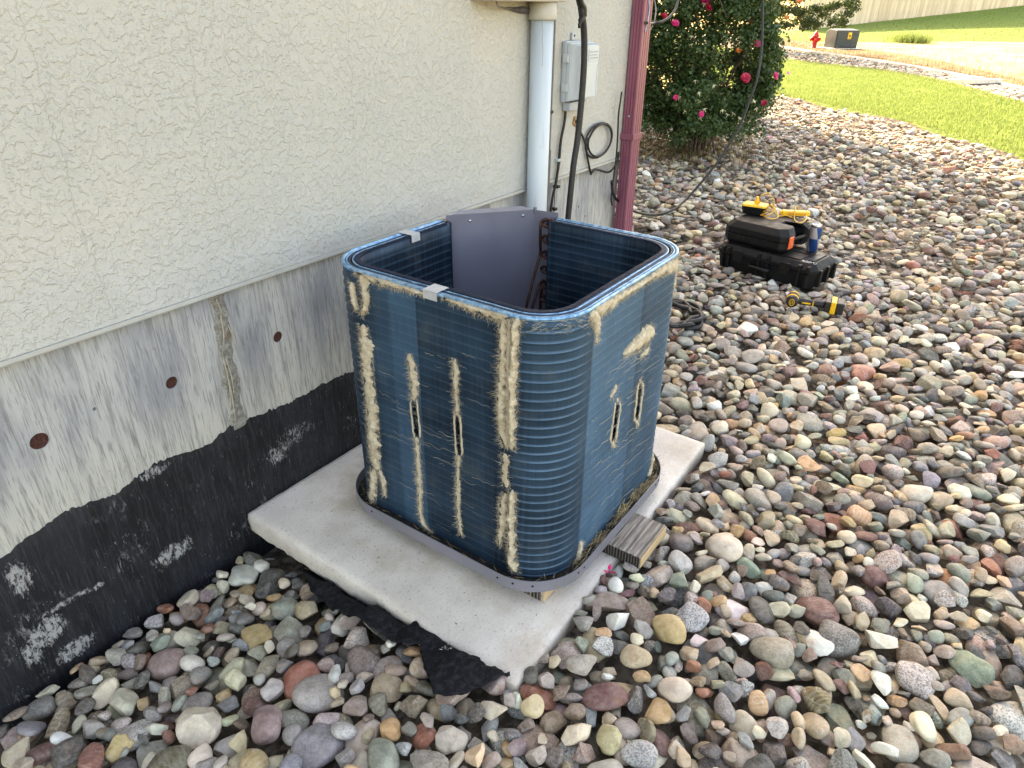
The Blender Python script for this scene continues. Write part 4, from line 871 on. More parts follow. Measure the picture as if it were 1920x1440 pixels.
def new_stone(r_, scale=1.0, zm=.075):
    s = Stone(); s.zm = zm; a = float(np.clip(r_.lognormal(math.log(.0345), .30), .015, .060))*scale; s.a = a; s.b = a*r_.uniform(.60, .95); s.c = a*r_.uniform(.34, .60); s.c = min(s.c, s.b*.9)
    k = r_.choice(len(PAL), p=PW); base = np.array(PAL[k][0])*r_.uniform(.90, 1.14); base = base*.88+base.mean()*.12+r_.normal(0, 4, 3)+np.array([6, 3, -2]); s.col = lin(*np.clip(base, 20, 245))
    s.ang = r_.random() < .66; s.prm = (min(1, PAL[k][2]*r_.uniform(.3, 1.3)), min(1, PAL[k][3]*r_.uniform(.2, 1.5)), 1.0 if s.ang else r_.uniform(0, .5), 1); s.seed = int(r_.integers(1 << 30)); s.yaw = r_.uniform(0, 6.283)
    return s
def stone_pts(s, sub):
    r_ = np.random.default_rng(s.seed); U = ICO[sub][0]; P = U.copy()
    e = r_.uniform(.75, 1.0); P = np.sign(P)*np.abs(P)**e
    for _ in range(3):
        k = r_.normal(0, 1.5, 3); P = P*(1+.055*np.sin(U@k*1.6+r_.uniform(0, 6.28)))[:, None]
    P[:, 0] *= 1+.22*r_.uniform(-1, 1)*U[:, 1]; P[:, 1] *= 1+.18*r_.uniform(-1, 1)*U[:, 0]
    if s.ang:
        for _ in range(int(r_.integers(5, 10))):
            n = r_.normal(0, 1, 3); n /= np.linalg.norm(n); d = r_.uniform(.46, .84); q = np.maximum(P@n-d, 0); P = P-q[:, None]*n*.96
        if sub >= 3: P = P*(1+.018*np.sin(U@r_.normal(0, 7, 3)))[:, None]
    elif r_.random() < .3:
        n = r_.normal(0, 1, 3); n /= np.linalg.norm(n); d = r_.uniform(.5, .8); q = np.maximum(P@n-d, 0); P = P-q[:, None]*n*.9
    P = P*np.array([s.a, s.b, s.c]); return P, P+r_.uniform(-9, 9, 3)
def deposit(stones, region, cell, ntry=5, level=None, zmax=.10):
    """drop flattened ellipsoids one after the other on a height map; each settles in the lowest of a few places"""
    (xa, xb), (ya, yb), ok = region; nx, ny = int((xb-xa)/cell)+1, int((yb-ya)/cell)+1
    X, Y = np.meshgrid(xa+np.arange(nx)*cell, ya+np.arange(ny)*cell, indexing='ij'); H = level(X, Y).astype(float); B0 = H.copy()
    out = []; cand = ok
    for s in stones:
        best = None
        for _ in range(ntry):
            p = cand(); i, j = int((p[0]-xa)/cell), int((p[1]-ya)/cell)
            if not (6 < i < nx-7 and 6 < j < ny-7): continue
            if B0[i, j] > 1: continue
            h = H[i, j]-B0[i, j]
            if best is None or h < best[0]: best = (h, p, i, j)
        if best is None: continue
        _, p, i, j = best; w = max(2, int(s.b/cell)); sub = H[i-w:i+w+1, j-w:j+w+1]
        if sub.shape != (2*w+1, 2*w+1): continue
        gxs = (sub[-1].mean()-sub[0].mean())/(2*w*cell); gys = (sub[:, -1].mean()-sub[:, 0].mean())/(2*w*cell)
        nrm = np.array([-np.clip(gxs, -.7, .7)*.7+random.gauss(0, .10), -np.clip(gys, -.7, .7)*.7+random.gauss(0, .10), 1.0])
        R = rot(s.yaw, nrm); A = R @ np.diag([1/s.a**2, 1/s.b**2, 1/s.c**2]) @ R.T; w = int(s.a/cell)+1
        i0, i1, j0, j1 = max(0, i-w), min(nx, i+w+1), max(0, j-w), min(ny, j+w+1); dx = X[i0:i1, j0:j1]-p[0]; dy = Y[i0:i1, j0:j1]-p[1]
        bq = A[0, 2]*dx+A[1, 2]*dy; cq = A[0, 0]*dx*dx+2*A[0, 1]*dx*dy+A[1, 1]*dy*dy-1; D = bq*bq-A[2, 2]*cq; m = D > 0
        if not m.any(): continue
        sq = np.sqrt(np.where(m, D, 0)); lo = (-bq-sq)/A[2, 2]; hi = (-bq+sq)/A[2, 2]; Hs = H[i0:i1, j0:j1]
        zc = float(np.max(np.where(m, Hs-lo, -9)))-.34*s.c
        if zc-B0[i, j] > min(zmax, s.zm) or zc > 1: continue
        H[i0:i1, j0:j1] = np.where(m, np.maximum(Hs, zc+hi), Hs); s.p = np.array([p[0], p[1], zc]); s.R = R; s.n = nrm; s.ij = (i, j); out.append(s)
    for s in out:
        i, j = s.ij; s.vis = float(np.mean(H[max(0, i-1):i+2, max(0, j-1):j+2]))-(s.p[2]+s.c*.9)   # how deep its top lies under the final surface
    return out, (xa, ya, cell, H)
COS, SIN = math.cos(YAW), math.sin(YAW)
def wedge(d0, d1, extra=.25):
    while True:
        d = math.sqrt(random.uniform(d0*d0, d1*d1)); a = random.uniform(-1, 1)*.86; ang = YAW-a
        p = CAM[:2]+d*np.array([math.cos(ang), math.sin(ang)]); q = to_px((p[0], p[1], -.05))
        m = 260 if d < 3 else 130
        if q[2] > .1 and -m < q[0] < 1920+m and q[1] < 1440+260: return p
def level(X, Y):
    H = gravel_top(X, Y)-.044
    pad = (X > .952) & (X < 2.222) & (Y > -1.068) & (Y < .02); H = np.where(pad, 5., H)
    H = np.where((Y > -.012) & (X < HX+.03), 5., H); return H
region = ((-.6, 5.2), (-3.6, 2.4), lambda: wedge(.35, 2.5 if random.random() < .45 else 4.6)); r_ = np.random.default_rng(5)
near, HM1 = deposit([new_stone(r_) for _ in range(8000)]+[new_stone(r_, .88) for _ in range(6500)]+[new_stone(r_, .68, .040) for _ in range(7000)]+[new_stone(r_, .48, .022) for _ in range(6000)], region, .008, 9, level, .075)
lawn_poly = np.concatenate([LA, LB[::-1]])
def level2(X, Y):
    H = gravel_top(X, Y)-.052; sh = X.shape; ins = in_poly(np.stack([X.ravel(), Y.ravel()], 1), LA, LB).reshape(sh); return np.where(ins, 5., np.where((X < HX+.03) & (Y > -.012), 5, H))
region = ((3.2, 15.2), (-4.4, 4.0), lambda: wedge(4.45, 15.5)); far, HM2 = deposit([new_stone(r_, 1.0) for _ in range(12500)]+[new_stone(r_, .7, .035) for _ in range(7500)], region, .018, 7, level2, .07)
def surface(x, y, r=.05):
    z = -.05
    for (xa, ya, c, H) in (HM1, HM2):
        i, j = int((x-xa)/c), int((y-ya)/c); w = max(1, int(r/c))
        if w < i < H.shape[0]-w and w < j < H.shape[1]-w:
            z = H[i-w:i+w+1, j-w:j+w+1]; z = z[z < 1]; 
            if len(z): return float(z.max())
    return -.04
def show(s): 
    q = to_px(s.p)
    if not (0 < q[0] < 1920 and 0 < q[1] < 1440) or s.vis > .004: return -1
    blk = to_px((1.54, -.6, .4)); 
    return s.a*s.b/q[2]**2
TOOLX = []
allst = near+far; order = sorted(range(len(allst)), key=lambda k: -show(allst[k])); chosen = set(order[:300])
def add_attrs(me, cols, locs, prms): attr(me, 'col', 'FLOAT_COLOR', cols); attr(me, 'loc', 'FLOAT_VECTOR', locs); attr(me, 'prm', 'FLOAT_COLOR', prms)
bulk = {}
for k, s in enumerate(allst):
    d = float(to_px(s.p)[2])
    if k in chosen:
        P, Lc = stone_pts(s, 4); n = len(P); me = mesh_np('stone', P, ICO[4][1], True); add_attrs(me, np.tile(s.col, (n, 1)), Lc, np.tile(s.prm, (n, 1)))
        s.ang and me.set_sharp_from_angle(angle=math.radians(24)); me.materials.append(m_stone); o = bpy.data.objects.new('stone', me); COL.objects.link(o); o.parent = bed
        o.matrix_local = Matrix.Translation(Vector(s.p)) @ Matrix([list(r) for r in s.R]).to_4x4(); continue
    if s.vis > s.c*1.6: continue                 # wholly buried
    sub = (3 if s.vis < s.c*.4 else 2) if d < 4.2 else (2 if d < 9 else 1)
    P, Lc = stone_pts(s, sub); bulk.setdefault(sub, []).append((P@s.R.T+s.p, Lc, s))
def join(name, items, parent):
    Vs, Fs, Cs, Ls, Ps = [], [], [], [], []; b = 0
    for sub, lst in items:
        for (P, Lc, s) in lst:
            n = len(P); Vs.append(P); Fs.append(ICO[sub][1]+b); Cs.append(np.tile(s.col, (n, 1))); Ls.append(Lc); Ps.append(np.tile(s.prm, (n, 1))); b += n
    me = mesh_np(name, np.concatenate(Vs), np.concatenate(Fs), True); me.set_sharp_from_angle(angle=math.radians(33)); add_attrs(me, np.concatenate(Cs), np.concatenate(Ls), np.concatenate(Ps))
    return tag(link(name, me, m_stone, parent), kind='stuff')
join('gravel', bulk.items(), bed)
# the far strip beyond the lawn
items = []; r_ = np.random.default_rng(9); cnt = 0; farbed = bpy.data.objects['far_gravel_bed']
while cnt < 9000:
    k = rng.integers(0, len(SA)-1); s_ = rng.random(); f = rng.random(); a = SA[k]*(1-s_)+SA[k+1]*s_; b2 = SB[k]*(1-s_)+SB[k+1]*s_; p = a*(1-f)+b2*f; cnt += 1
    q = to_px((p[0], p[1], -.05))
    if q[2] < 1 or not (1380 < q[0] < 2050): continue
    st_ = new_stone(r_, 1.35); st_.p = np.array([p[0], p[1], -.055+r_.uniform(0, .03)]); R = rot(st_.yaw, np.array([r_.normal(0, .25), r_.normal(0, .25), 1])); P, Lc = stone_pts(st_, 1); items.append((P@R.T+st_.p, Lc, st_))
join('gravel', [(1, items)], farbed)
print('stones', len(near), len(far), len(items), {k: len(v) for k, v in bulk.items()})

# ================================================================== LANDSCAPE FABRIC
t = NT('landscape_fabric'); v = t.n('NewGeometry'); n = t.noise(v, 60, 5, .7); n2 = t.noise(v, 900, 2)
m_fab = t.done(t.mix(t.ss(n, .4, .75), lin(24, 24, 27), lin(52, 51, 54)), .9, 0, t.bump(t.math('ADD', n, t.math('MULTIPLY', n2, .4)), .6, .003), .15)
def fabric(name, label, px, zb):
    P = [on_z(a, b2, zz) for (a, b2, zz) in px]; bm = bmesh.new(); vs = [bm.verts.new(p) for p in P]; f = bm.faces.new(vs); bmesh.ops.triangulate(bm, faces=[f])
    for _ in range(7):
        long = [e for e in bm.edges if e.calc_length() > .018]
        if not long: break
        bmesh.ops.subdivide_edges(bm, edges=long, cuts=1); bmesh.ops.triangulate(bm, faces=bm.faces)
    for v_ in bm.verts:
        x, y = v_.co.x, v_.co.y; e = .006 if v_.is_boundary else 0
        zs = surface(x, y, .028); inside_pad = x > .945 and y > -1.07
        z = zs+.008 if not inside_pad else -.112
        v_.co.z = z; v_.co.x += e*fbm(x*50, y*50, 1); v_.co.y += e*fbm(x*50, y*50, 4)
    for _ in range(3): bmesh.ops.smooth_vert(bm, verts=[v_ for v_ in bm.verts if not v_.is_boundary], factor=.5, use_axis_x=True, use_axis_y=True, use_axis_z=True)
    for v_ in bm.verts:
        if not (v_.co.x > .945 and v_.co.y > -1.07): v_.co.z = max(v_.co.z, surface(v_.co.x, v_.co.y, .012)+.003)
    me = bpy.data.meshes.new(name); bm.to_mesh(me); bm.free(); me.polygons.foreach_set('use_smooth', [True]*len(me.polygons))
    o = link(name, me, m_fab); so = o.modifiers.new('thick', 'SOLIDIFY'); so.thickness = .0016; return tag(o, label, 'fabric', 'black fabric pieces along the pad')
fabric('landscape_fabric', 'black fabric flap with a white wisp on it, under the front corner of the pad', [(768, 1150, -.06), (835, 1180, -.05), (900, 1225, -.04), (945, 1262, -.04), (962, 1285, -.04), (938, 1297, -.04), (900, 1318, -.04), (856, 1336, -.045), (815, 1332, -.045), (800, 1285, -.05), (786, 1225, -.055), (776, 1180, -.06)], -.05)
fabric('landscape_fabric', 'torn strip of black fabric curling out along the left edge of the pad', [(560, 1058, -.10), (625, 1080, -.09), (700, 1108, -.08), (772, 1150, -.06), (786, 1200, -.055), (796, 1236, -.05), (745, 1226, -.055), (690, 1196, -.065), (640, 1168, -.08), (590, 1128, -.09)], -.07)
wp = on_z(838, 1241, -.04); V = []; F = []
for _ in range(60): fibre(V, F, np.array([wp[0]+random.gauss(0, .004), wp[1]+random.gauss(0, .006), surface(wp[0], wp[1], .028)+.006]), np.array([random.gauss(0, 1), random.gauss(0, 1), .4]), random.uniform(.004, .010), .001, .4)
tag(link('fluff', mesh_np('fluff', V, F), plain('white_fluff', lin(232, 228, 218), .95)), 'small white wisp of fluff lying on the black fabric', 'fluff')
pp = on_z(1141, 1086, -.02); mb = MB()
for k in range(3): a = k*2.1; mb.add([(pp[0], pp[1], .0), (pp[0]+.014*math.cos(a), pp[1]+.014*math.sin(a), .006), (pp[0]+.022*math.cos(a+.4), pp[1]+.022*math.sin(a+.4), .012), (pp[0]+.014*math.cos(a+.9), pp[1]+.014*math.sin(a+.9), .005)], [(0, 1, 2, 3)])
m_petal = plain('rose_petal', lin(214, 30, 104), .55, 0, .25, 60)
o = mb.build('rose_petal', m_petal); tag(o, 'fallen pink petal on the cobbles beside the pad near the plank end', 'petal')
o.location.z = surface(pp[0], pp[1], .02)-.004

# ================================================================== TOOLS ON THE COBBLES
m_case = plain('black_case_plastic', lin(17, 18, 20), .55, 0, .15, 12, .25, 350, .25); m_case2 = plain('black_case_ribs', lin(14, 15, 16), .5, 0, .1, 12, 0, 200, .3)
m_orange = plain('orange_latch', lin(240, 110, 60), .45, 0, .06, 30); m_yel = plain('yellow_plastic', lin(246, 190, 50), .45, 0, .06, 30); m_cord = plain('yellow_cord', lin(236, 180, 62), .5, 0, .06, 30)
m_whitep = plain('white_print', lin(214, 214, 214), .6)
def frame(o, ex, z):
    e = np.array(ex, float); e /= np.linalg.norm(e); f = np.array([-e[1], e[0]]); return Matrix(((e[0], f[0], 0, o[0]), (e[1], f[1], 0, o[1]), (0, 0, 1, z), (0, 0, 0, 1)))
def octo(w, d, c): return [(-w+c, -d), (w-c, -d), (w, -d+c), (w, d-c), (w-c, d), (-w+c, d), (-w, d-c), (-w, -d+c)]
ZL = .150
LF, RF = on_z(1343, 454, ZL)[:2], on_z(1526, 500, ZL)[:2]; ex = (RF-LF)/np.linalg.norm(RF-LF); ey = np.array([-ex[1], ex[0]])
ctr = LF+ex*.323+ey*.165; zg = surface(ctr[0], ctr[1], .25)-.020; HB = ZL-zg
big = thing('tool_case', 'large ribbed black hard case lying on the cobbles under a smaller case', 'tool case', group='stacked black tool cases', mx=frame(ctr, ex, zg))
mb = MB(); mb.prism(octo(.300, .148, .03), 0, HB*.62, shrink=octo(.318, .160, .035)); mb.build('body', m_case, big, True, .004)
mb = MB(); mb.prism(octo(.323, .165, .035), HB*.64, HB*.80); mb.prism(octo(.321, .163, .035), HB*.801, HB, shrink=octo(.288, .130, .03)); lid = mb.build('lid', m_case, big, True, .004)
for x in (-.265, -.225, -.03, .03, .225, .275):
    mb = MB(); mb.box((x-.008, -.174, .012), (x+.008, -.150, HB*.62)); mb.box((x-.009, -.172, HB*.65), (x+.009, -.140, HB*.93)); mb.build('rib', m_case2, big, True, .003)
for x in (-.16, .14):
    mb = MB(); mb.box((x-.030, -.180, HB*.42), (x+.030, -.166, HB*.90)); mb.box((x-.024, -.186, HB*.46), (x+.024, -.1805, HB*.60)); mb.build('latch', m_case2, big, True, .003)
mb = MB(); mb.tube([(-.075, -.168, HB*.45), (-.070, -.195, HB*.43), (.05, -.195, HB*.43), (.055, -.168, HB*.45)], .010, 8); mb.build('handle', m_case2, big, True)
for (xa, xb, ya, yb) in ((-.27, -.12, -.11, .11), (.085, .20, -.115, .0), (.085, .20, .02, .115), (.225, .27, -.09, .09)):
    mb = MB(); mb.box((xa, ya, HB+.0005), (xb, yb, HB+.006)); mb.build('lid_panel', m_case2, lid, True, .003)
for yy in (-.1, 0, .1):
    mb = MB(); mb.box((.300, yy-.012, .02), (.334, yy+.012, HB*.78)); mb.build('rib', m_case2, big, True, .003)
mb = MB()
for k in range(26):
    x = .205+.085*random.random(); y = -.126+.03*random.random(); mb.box((x, y, HB+.0002), (x+random.uniform(.004, .012), y+random.uniform(.003, .007), HB+.0009))
o = mb.build('white_markings', m_whitep, lid, True); tag(o, kind='stuff'); o.name = 'white_marking'
# the small case
ZS2 = ZL+.007+.134
LFt, RFt = on_z(1358, 410, ZS2)[:2], on_z(1478, 437, ZS2)[:2]; ex2 = (RFt-LFt)/np.linalg.norm(RFt-LFt); ey2 = np.array([-ex2[1], ex2[0]]); W2, D2, H2 = np.linalg.norm(RFt-LFt)/2, .19, .134
c2 = LFt+ex2*W2+ey2*D2; zb2 = ZL+.007
small = thing('tool_case', 'small black case with two orange latches, stacked on the large case', 'tool case', group='stacked black tool cases', mx=frame(c2, ex2, zb2))
def ushape(g, c, nd):
    w, d = W2-g, D2-g; return [(-w+c, -d), (w-c, -d), (w, -d+c), (w, -.075+g), (w-.02, -.06+g), (w-nd, -.05+g), (w-nd, .075-g), (w-.02, .085-g), (w, .10-g), (w, d-c), (w-c, d), (-w+c, d), (-w, d-c), (-w, -d+c)]
mb = MB(); mb.prism(ushape(.016, .03, .10), 0, .022, shrink=ushape(0, .04, .10)); mb.prism(ushape(0, .04, .10), .0221, .062); mb.build('body', m_case, small, True, .003)
mb = MB(); mb.prism(ushape(.0, .04, .10), .0645, .098); mb.prism(ushape(.0, .04, .10), .0981, H2, shrink=ushape(.034, .04, .10)); l2 = mb.build('lid', m_case, small, True, .003)
for y, s in ((-.135, 1), (.145, 1)):
    mb = MB(); mb.box((W2+.001, y-.026, .030), (W2+.010, y+.026, .098)); mb.box((W2+.0101, y-.018, .040), (W2+.014, y+.018, .060)); lt_ = mb.build('latch', m_orange, small, True, .003)
mb = MB(); mb.tube([(W2-.03, -.062, .063), (W2-.012, -.055, .063), (W2-.012, .078, .063), (W2-.03, .088, .063)], .011, 8); mb.build('handle', m_case2, small, True)
for k in range(9):
    mb = MB(); x = -.16+.036*k; mb.box((x-.006, -D2-.0025, .03), (x+.006, -D2+.004, .058)); mb.build('rib', m_case2, small, True, .001)
ztop = zb2+H2
# drink can on the large case
t = NT('can_print'); v = t.obj(); s3 = t.sep(v); ang = t.n('Math', {0: s3[1], 1: s3[0]}, operation='ARCTAN2')
sl = t.math('ADD', t.math('MULTIPLY', s3[2], 9.0), ang); q1 = t.math('GREATER_THAN', t.math('SINE', t.math('MULTIPLY', sl, 2.0)), -.1); q2 = t.math('GREATER_THAN', s3[2], .082)
sel = t.math('ABSOLUTE', t.math('SUBTRACT', q1, q2)); c = t.mix(sel, lin(196, 204, 214), lin(44, 96, 168)); m_can = t.done(c, .28, .75)
cp = on_z(1521, 471, ZL+.006); can = thing('drink_can', 'blue and silver drink can standing on the right end of the large black case', 'can', (cp[0], cp[1], HB+zg+.0062))
mb = MB(); mb.lathe([(.024, 0), (.027, .002), (.0325, .012), (.0325, .146), (.0325, .148)], (0, 0, 0), 28); mb.build('body', m_can, can, True)
m_alu = plain('aluminium', lin(206, 210, 214), .25, .95, .05, 60); mb = MB(); mb.lathe([(.0325, .1482), (.0275, .160), (.0275, .164), (.0262, .164), (.0262, .160), (.001, .160)], (0, 0, 0), 28); mb.build('top', m_alu, can, True)
mb = MB(); mb.lathe([(.009, .1605), (.009, .1615), (.004, .1616)], (.006, 0, 0), 12); mb.build('pull_tab', m_alu, can, True)
# yellow gadgets and cord on the small case
g0 = on_z(1414, 397, ztop+.01); gd = thing('charger', 'black device with a yellow top and yellow plug on the small black case', 'charger', mx=frame(g0[:2], ex2*.95+ey2*.25, ztop))
mb = MB(); mb.prism(octo(.066, .046, .014), 0, .050, shrink=octo(.074, .054, .014)); mb.build('body', m_case2, gd, True, .004)
mb = MB(); mb.prism(octo(.076, .056, .014), .0505, .062, shrink=octo(.070, .050, .012)); mb.build('top_plate', m_yel, gd, True, .002)
mb = MB(); mb.box((-.045, -.03, .0622), (.012, .012, .0645)); mb.build('vent_plate', plain('pale_yellow', lin(250, 214, 110), .5), gd, True)
mb = MB(); mb.lathe([(.013, .0622), (.015, .075), (.010, .090), (.006, .108)], (.005, .0, 0), 12); mb.build('plug', m_yel, gd, True)
pc = lambda a, b2, z: on_z(a, b2, z)
cord = [pc(1424, 381, ztop+.062), pc(1424, 372, ztop+.12), pc(1428, 366, ztop+.15), pc(1440, 362, ztop+.16), pc(1449, 370, ztop+.13), pc(1451, 382, ztop+.09), pc(1446, 392, ztop+.05), pc(1434, 400, ztop+.02), pc(1426, 403, ztop+.008), pc(1440, 404, ztop+.02), pc(1452, 394, ztop+.05), pc(1445, 384, ztop+.08), pc(1438, 392, ztop+.05), pc(1428, 402, ztop+.01), pc(1444, 410, ztop+.006), pc(1458, 408, ztop+.006), pc(1456, 396, ztop+.03), pc(1446, 382, ztop+.07), pc(1452, 396, ztop+.04), pc(1460, 405, ztop+.01), pc(1474, 404, ztop+.006), pc(1487, 408, ztop+.008), pc(1490, 396, ztop+.05), pc(1492, 387, ztop+.07), pc(1490, 400, ztop+.03), pc(1490, 412, ztop+.008), pc(1500, 418, ztop+.007), pc(1511, 412, ztop+.012), pc(1512, 404, ztop+.02)]
mb = MB(); mb.tube(spline(cord, 6), .0032, 6); tag(mb.build('cord', m_cord), 'loose yellow cord looped over the small black case between the two yellow devices', 'cord')
g1 = on_z(1491, 402, ztop+.01); g1e = on_z(1512, 398, ztop+.01); dv = thing('clamp_meter', 'yellow bar-shaped device lying on the right edge of the small black case', 'tool', mx=frame(g1[:2], (on_z(1513, 399, ztop)-on_z(1468, 397, ztop))[:2], ztop+.004))
mb = MB(); mb.box((-.085, -.022, 0), (.085, .022, .030)); mb.build('body', m_yel, dv, True, .008)
mb = MB(); mb.box((-.05, -.0245, .010), (.06, -.0205, .020)); mb.build('side_stripe', plain('amber', lin(222, 150, 40), .5), dv, True, .002); mb = MB(); mb.box((-.094, -.015, .004), (-.0852, .015, .026)); mb.build('end_cap', m_yel, dv, True, .003)
# impact driver
n0, n1 = on_z(1486, 562, .03), on_z(1566, 575, .03); ed = (n1-n0)[:2]; zd = max(surface(n0[0], n0[1], .04), surface(n1[0], n1[1], .05))-.012
dr = thing('impact_driver', 'yellow and black cordless impact driver lying on the cobbles before the cases', 'power tool', mx=frame(n0[:2], ed, zd))
m_dblack = plain('tool_black', lin(30, 30, 31), .5, 0, .15, 60, .3, 300); m_dyel = plain('tool_yellow', lin(244, 186, 36), .45, 0, .06, 30)
mb = MB(); mb.lathe([(.020, -.040), (.030, -.036), (.033, -.020), (.033, .040)], (0, 0, .036), 20, (0, 1, 0)); mb.build('motor_housing', m_dblack, dr, True)
mb = MB(); mb.lathe([(.033, .0402), (.031, .062), (.024, .080), (.014, .084), (.014, .098), (.008, .100)], (0, 0, .036), 20, (0, 1, 0)); mb.build('nose', m_dyel, dr, True)
mb = MB(); mb.lathe([(.0345, -.012), (.0345, .002)], (0, 0, .036), 20, (0, 1, 0)); mb.build('band', m_dyel, dr, True)
mb = MB()
mb.tube([(.013*math.cos(a)*1.0, -.0415, .036+.019*math.sin(a)) for a in np.linspace(0, 6.283, 21)], .0016, 5); mb.box((-.006, -.0425, .024), (-.0035, -.0405, .048)); mb.box((.002, -.0425, .026), (.0045, -.0405, .046)); mb.build('badge', m_dyel, dr, True)
mb = MB(); mb.tube(spline([(.02, .004, .036), (.07, .006, .034), (.12, .010, .034), (.165, .012, .034)], 5), [.019]*5+[.017]*5+[.019]*6, 12); mb.build('handle', m_dblack, dr, True)
mb = MB(); mb.box((.050, -.0135, .030), (.095, -.0115, .038)); mb.box((.105, -.0125, .020), (.110, -.0085, .048)); mb.build('grip_stripe', m_dyel, dr, True)
mb = MB(); mb.box((.165, -.030, .006), (.195, .062, .066)); mb.build('foot', m_dblack, dr, True, .006)
mb = MB(); mb.box((.1955, -.034, .002), (.222, .068, .070)); mb.build('battery_plate', m_dyel, dr, True, .004)
mb = MB(); mb.box((.2222, -.032, .004), (.262, .066, .068)); mb.build('battery', m_dblack, dr, True, .006)
mb = MB(); mb.tube(spline([(.03, .03, .03), (.055, .035, .03), (.05, .016, .032)], 4), .004, 6); mb.build('trigger', m_dblack, dr, True)
# black hose coiled on the cobbles behind the condenser
c0 = on_z(1252, 603, -.03)[:2]; P = []
for k in range(56):
    a = -2.2+k*.4; r = .165+.022*math.sin(k*1.7)+.012*math.sin(k*.37); x, y = c0[0]+r*math.cos(a)+.02*math.sin(k*.21), c0[1]+r*math.sin(a)*1.0; P.append((x, y, surface(x, y, .03)+.004+.011*(k % 17)/6))
P.append((c0[0]-.35, c0[1]+.12, .0)); P.append((2.35, -.30, .05))
mb = MB(); mb.tube(spline(P, 4), .0115, 9); tag(mb.build('hose_coil', m_black), 'black hose coiled on the cobbles right behind the blue coil', 'hose')

# ================================================================== PLANTS
def leafmesh(name, P, N, size, mat, parent, ratio=.62):
    """many small folded leaves: P positions, N facing directions"""
    n = len(P); N = N/np.linalg.norm(N, axis=1)[:, None]; a = rng.normal(0, 1, (n, 3)); T = a-N*np.sum(a*N, 1)[:, None]; T /= np.linalg.norm(T, axis=1)[:, None]; B = np.cross(N, T)
    sz = (size*rng.uniform(.6, 1.25, n))[:, None]; V = np.stack([P-T*sz*.5, P-B*sz*ratio*.5+N*sz*.10-T*sz*.05, P+T*sz*.55, P+B*sz*ratio*.5+N*sz*.10-T*sz*.05], 1).reshape(-1, 3)
    k = np.arange(n)*4; F = np.concatenate([np.stack([k, k+1, k+2], 1), np.stack([k, k+2, k+3], 1)])
    me = mesh_np(name, V, F); attr(me, 'rnd', 'FLOAT', np.repeat(rng.random(n), 4)); return link(name, me, mat, parent)
def leaf_mat(name, c0, c1, tr, rough=.45):
    t = NT(name); r = t.at('rnd', 2); c = t.mix(r, c0, c1); return t.leafy(c, rough, tr, t.mix(.5, c, lin(120, 150, 40)), .35)
m_rleaf = leaf_mat('rose_leaf', lin(40, 64, 38), lin(72, 96, 54), .20); m_tleaf = leaf_mat('tree_leaf', lin(36, 54, 32), lin(62, 78, 44), .10, .6)
m_bark = plain('twig_bark', lin(92, 78, 66), .9, 0, .3, 40); m_bark2 = plain('trunk_bark', lin(80, 68, 56), .95, 0, .3, 14, .8, 40)
BC = at_d(1318, 130, 7.55); BB = np.array([BC[0]+.1, BC[1]+.05, -.05])
bush = thing('rose_bush', 'large dark green rose bush with pink blooms growing in the cobbles beyond the house corner', 'rose bush', BB)
rx3 = np.array([HR[0], HR[1], 0]); fx3 = np.array([HF[0], HF[1], 0]); zx = np.array([0, 0, 1.])
stems = []
for k in range(34):
    a = random.uniform(0, 6.283); tip = BB+rx3*(1.0*math.cos(a)*random.uniform(.4, 1))+fx3*(.8*math.sin(a)*random.uniform(.4, 1))+zx*random.uniform(.7, 2.5)
    if to_px(tip)[0] > 1440: tip = BB+(tip-BB)*np.array([.3, .3, 1])
    b0 = BB+np.array([random.gauss(0, .12), random.gauss(0, .12), -.05]); mid = (b0+tip)/2+zx*.35+np.array([random.gauss(0, .12), random.gauss(0, .12), 0]); P = spline([b0, b0*.6+mid*.4+zx*.1, mid, tip], 5)
    mb = MB(); mb.tube(P, list(np.linspace(.012, .004, len(P))), 5); stems.append(P)
    for q in range(5):
        s = random.randrange(4, len(P)); e = P[s]+np.array([random.gauss(0, .22), random.gauss(0, .22), random.gauss(.05, .2)])
        if to_px(e)[0] > 1448: continue
        mb.tube(spline([P[s], (P[s]+e)/2+zx*.05, e], 4), .0035, 4)
    mb.build('stem', m_bark, bush)
clumps = []
def clump(c, r, n): clumps.append((np.array(c), r, n))
for k in range(330):
    while True:
        a = rng.normal(0, 1, 3); a /= np.linalg.norm(a); rr = rng.uniform(.45, 1.0)**.5; c = BB+rx3*a[0]*.88*rr+fx3*a[1]*.75*rr+zx*(1.25+a[2]*1.25*rr)
        q = to_px(c)
        if c[2] > .18 and not (q[0] > 1452): break
    clump(c, rng.uniform(.10, .21), int(rng.uniform(90, 170)))
for (px, py, D, r, n) in ((1300, 230, 6.95, .17, 150), (1340, 240, 6.95, .15, 120), (1290, 190, 6.9, .16, 130), (1320, 170, 6.9, .14, 100), (1380, 250, 7.0, .14, 120), (1410, 240, 7.2, .15, 130), (1430, 200, 7.3, .13, 100), (1440, 165, 7.3, .11, 70), (1452, 150, 7.3, .07, 30), (1462, 142, 7.3, .05, 16), (1425, 110, 7.2, .14, 110), (1400, 60, 7.1, .17, 140), (1350, 30, 7.0, .18, 150), (1290, 60, 7.0, .17, 130), (1250, 60, 7.0, .15, 100), (1440, 60, 7.5, .13, 80), (1448, 96, 7.4, .08, 40), (1410, 20, 7.2, .16, 120), (1445, 15, 7.4, .15, 110), (1210, 230, 7.2, .12, 60), (1270, 260, 7.1, .12, 70), (1200, 100, 7.2, .14, 70), (1220, 20, 7.2, .15, 90)): clump(at_d(px, py, D), r, n)
Ps, Ns = [], []
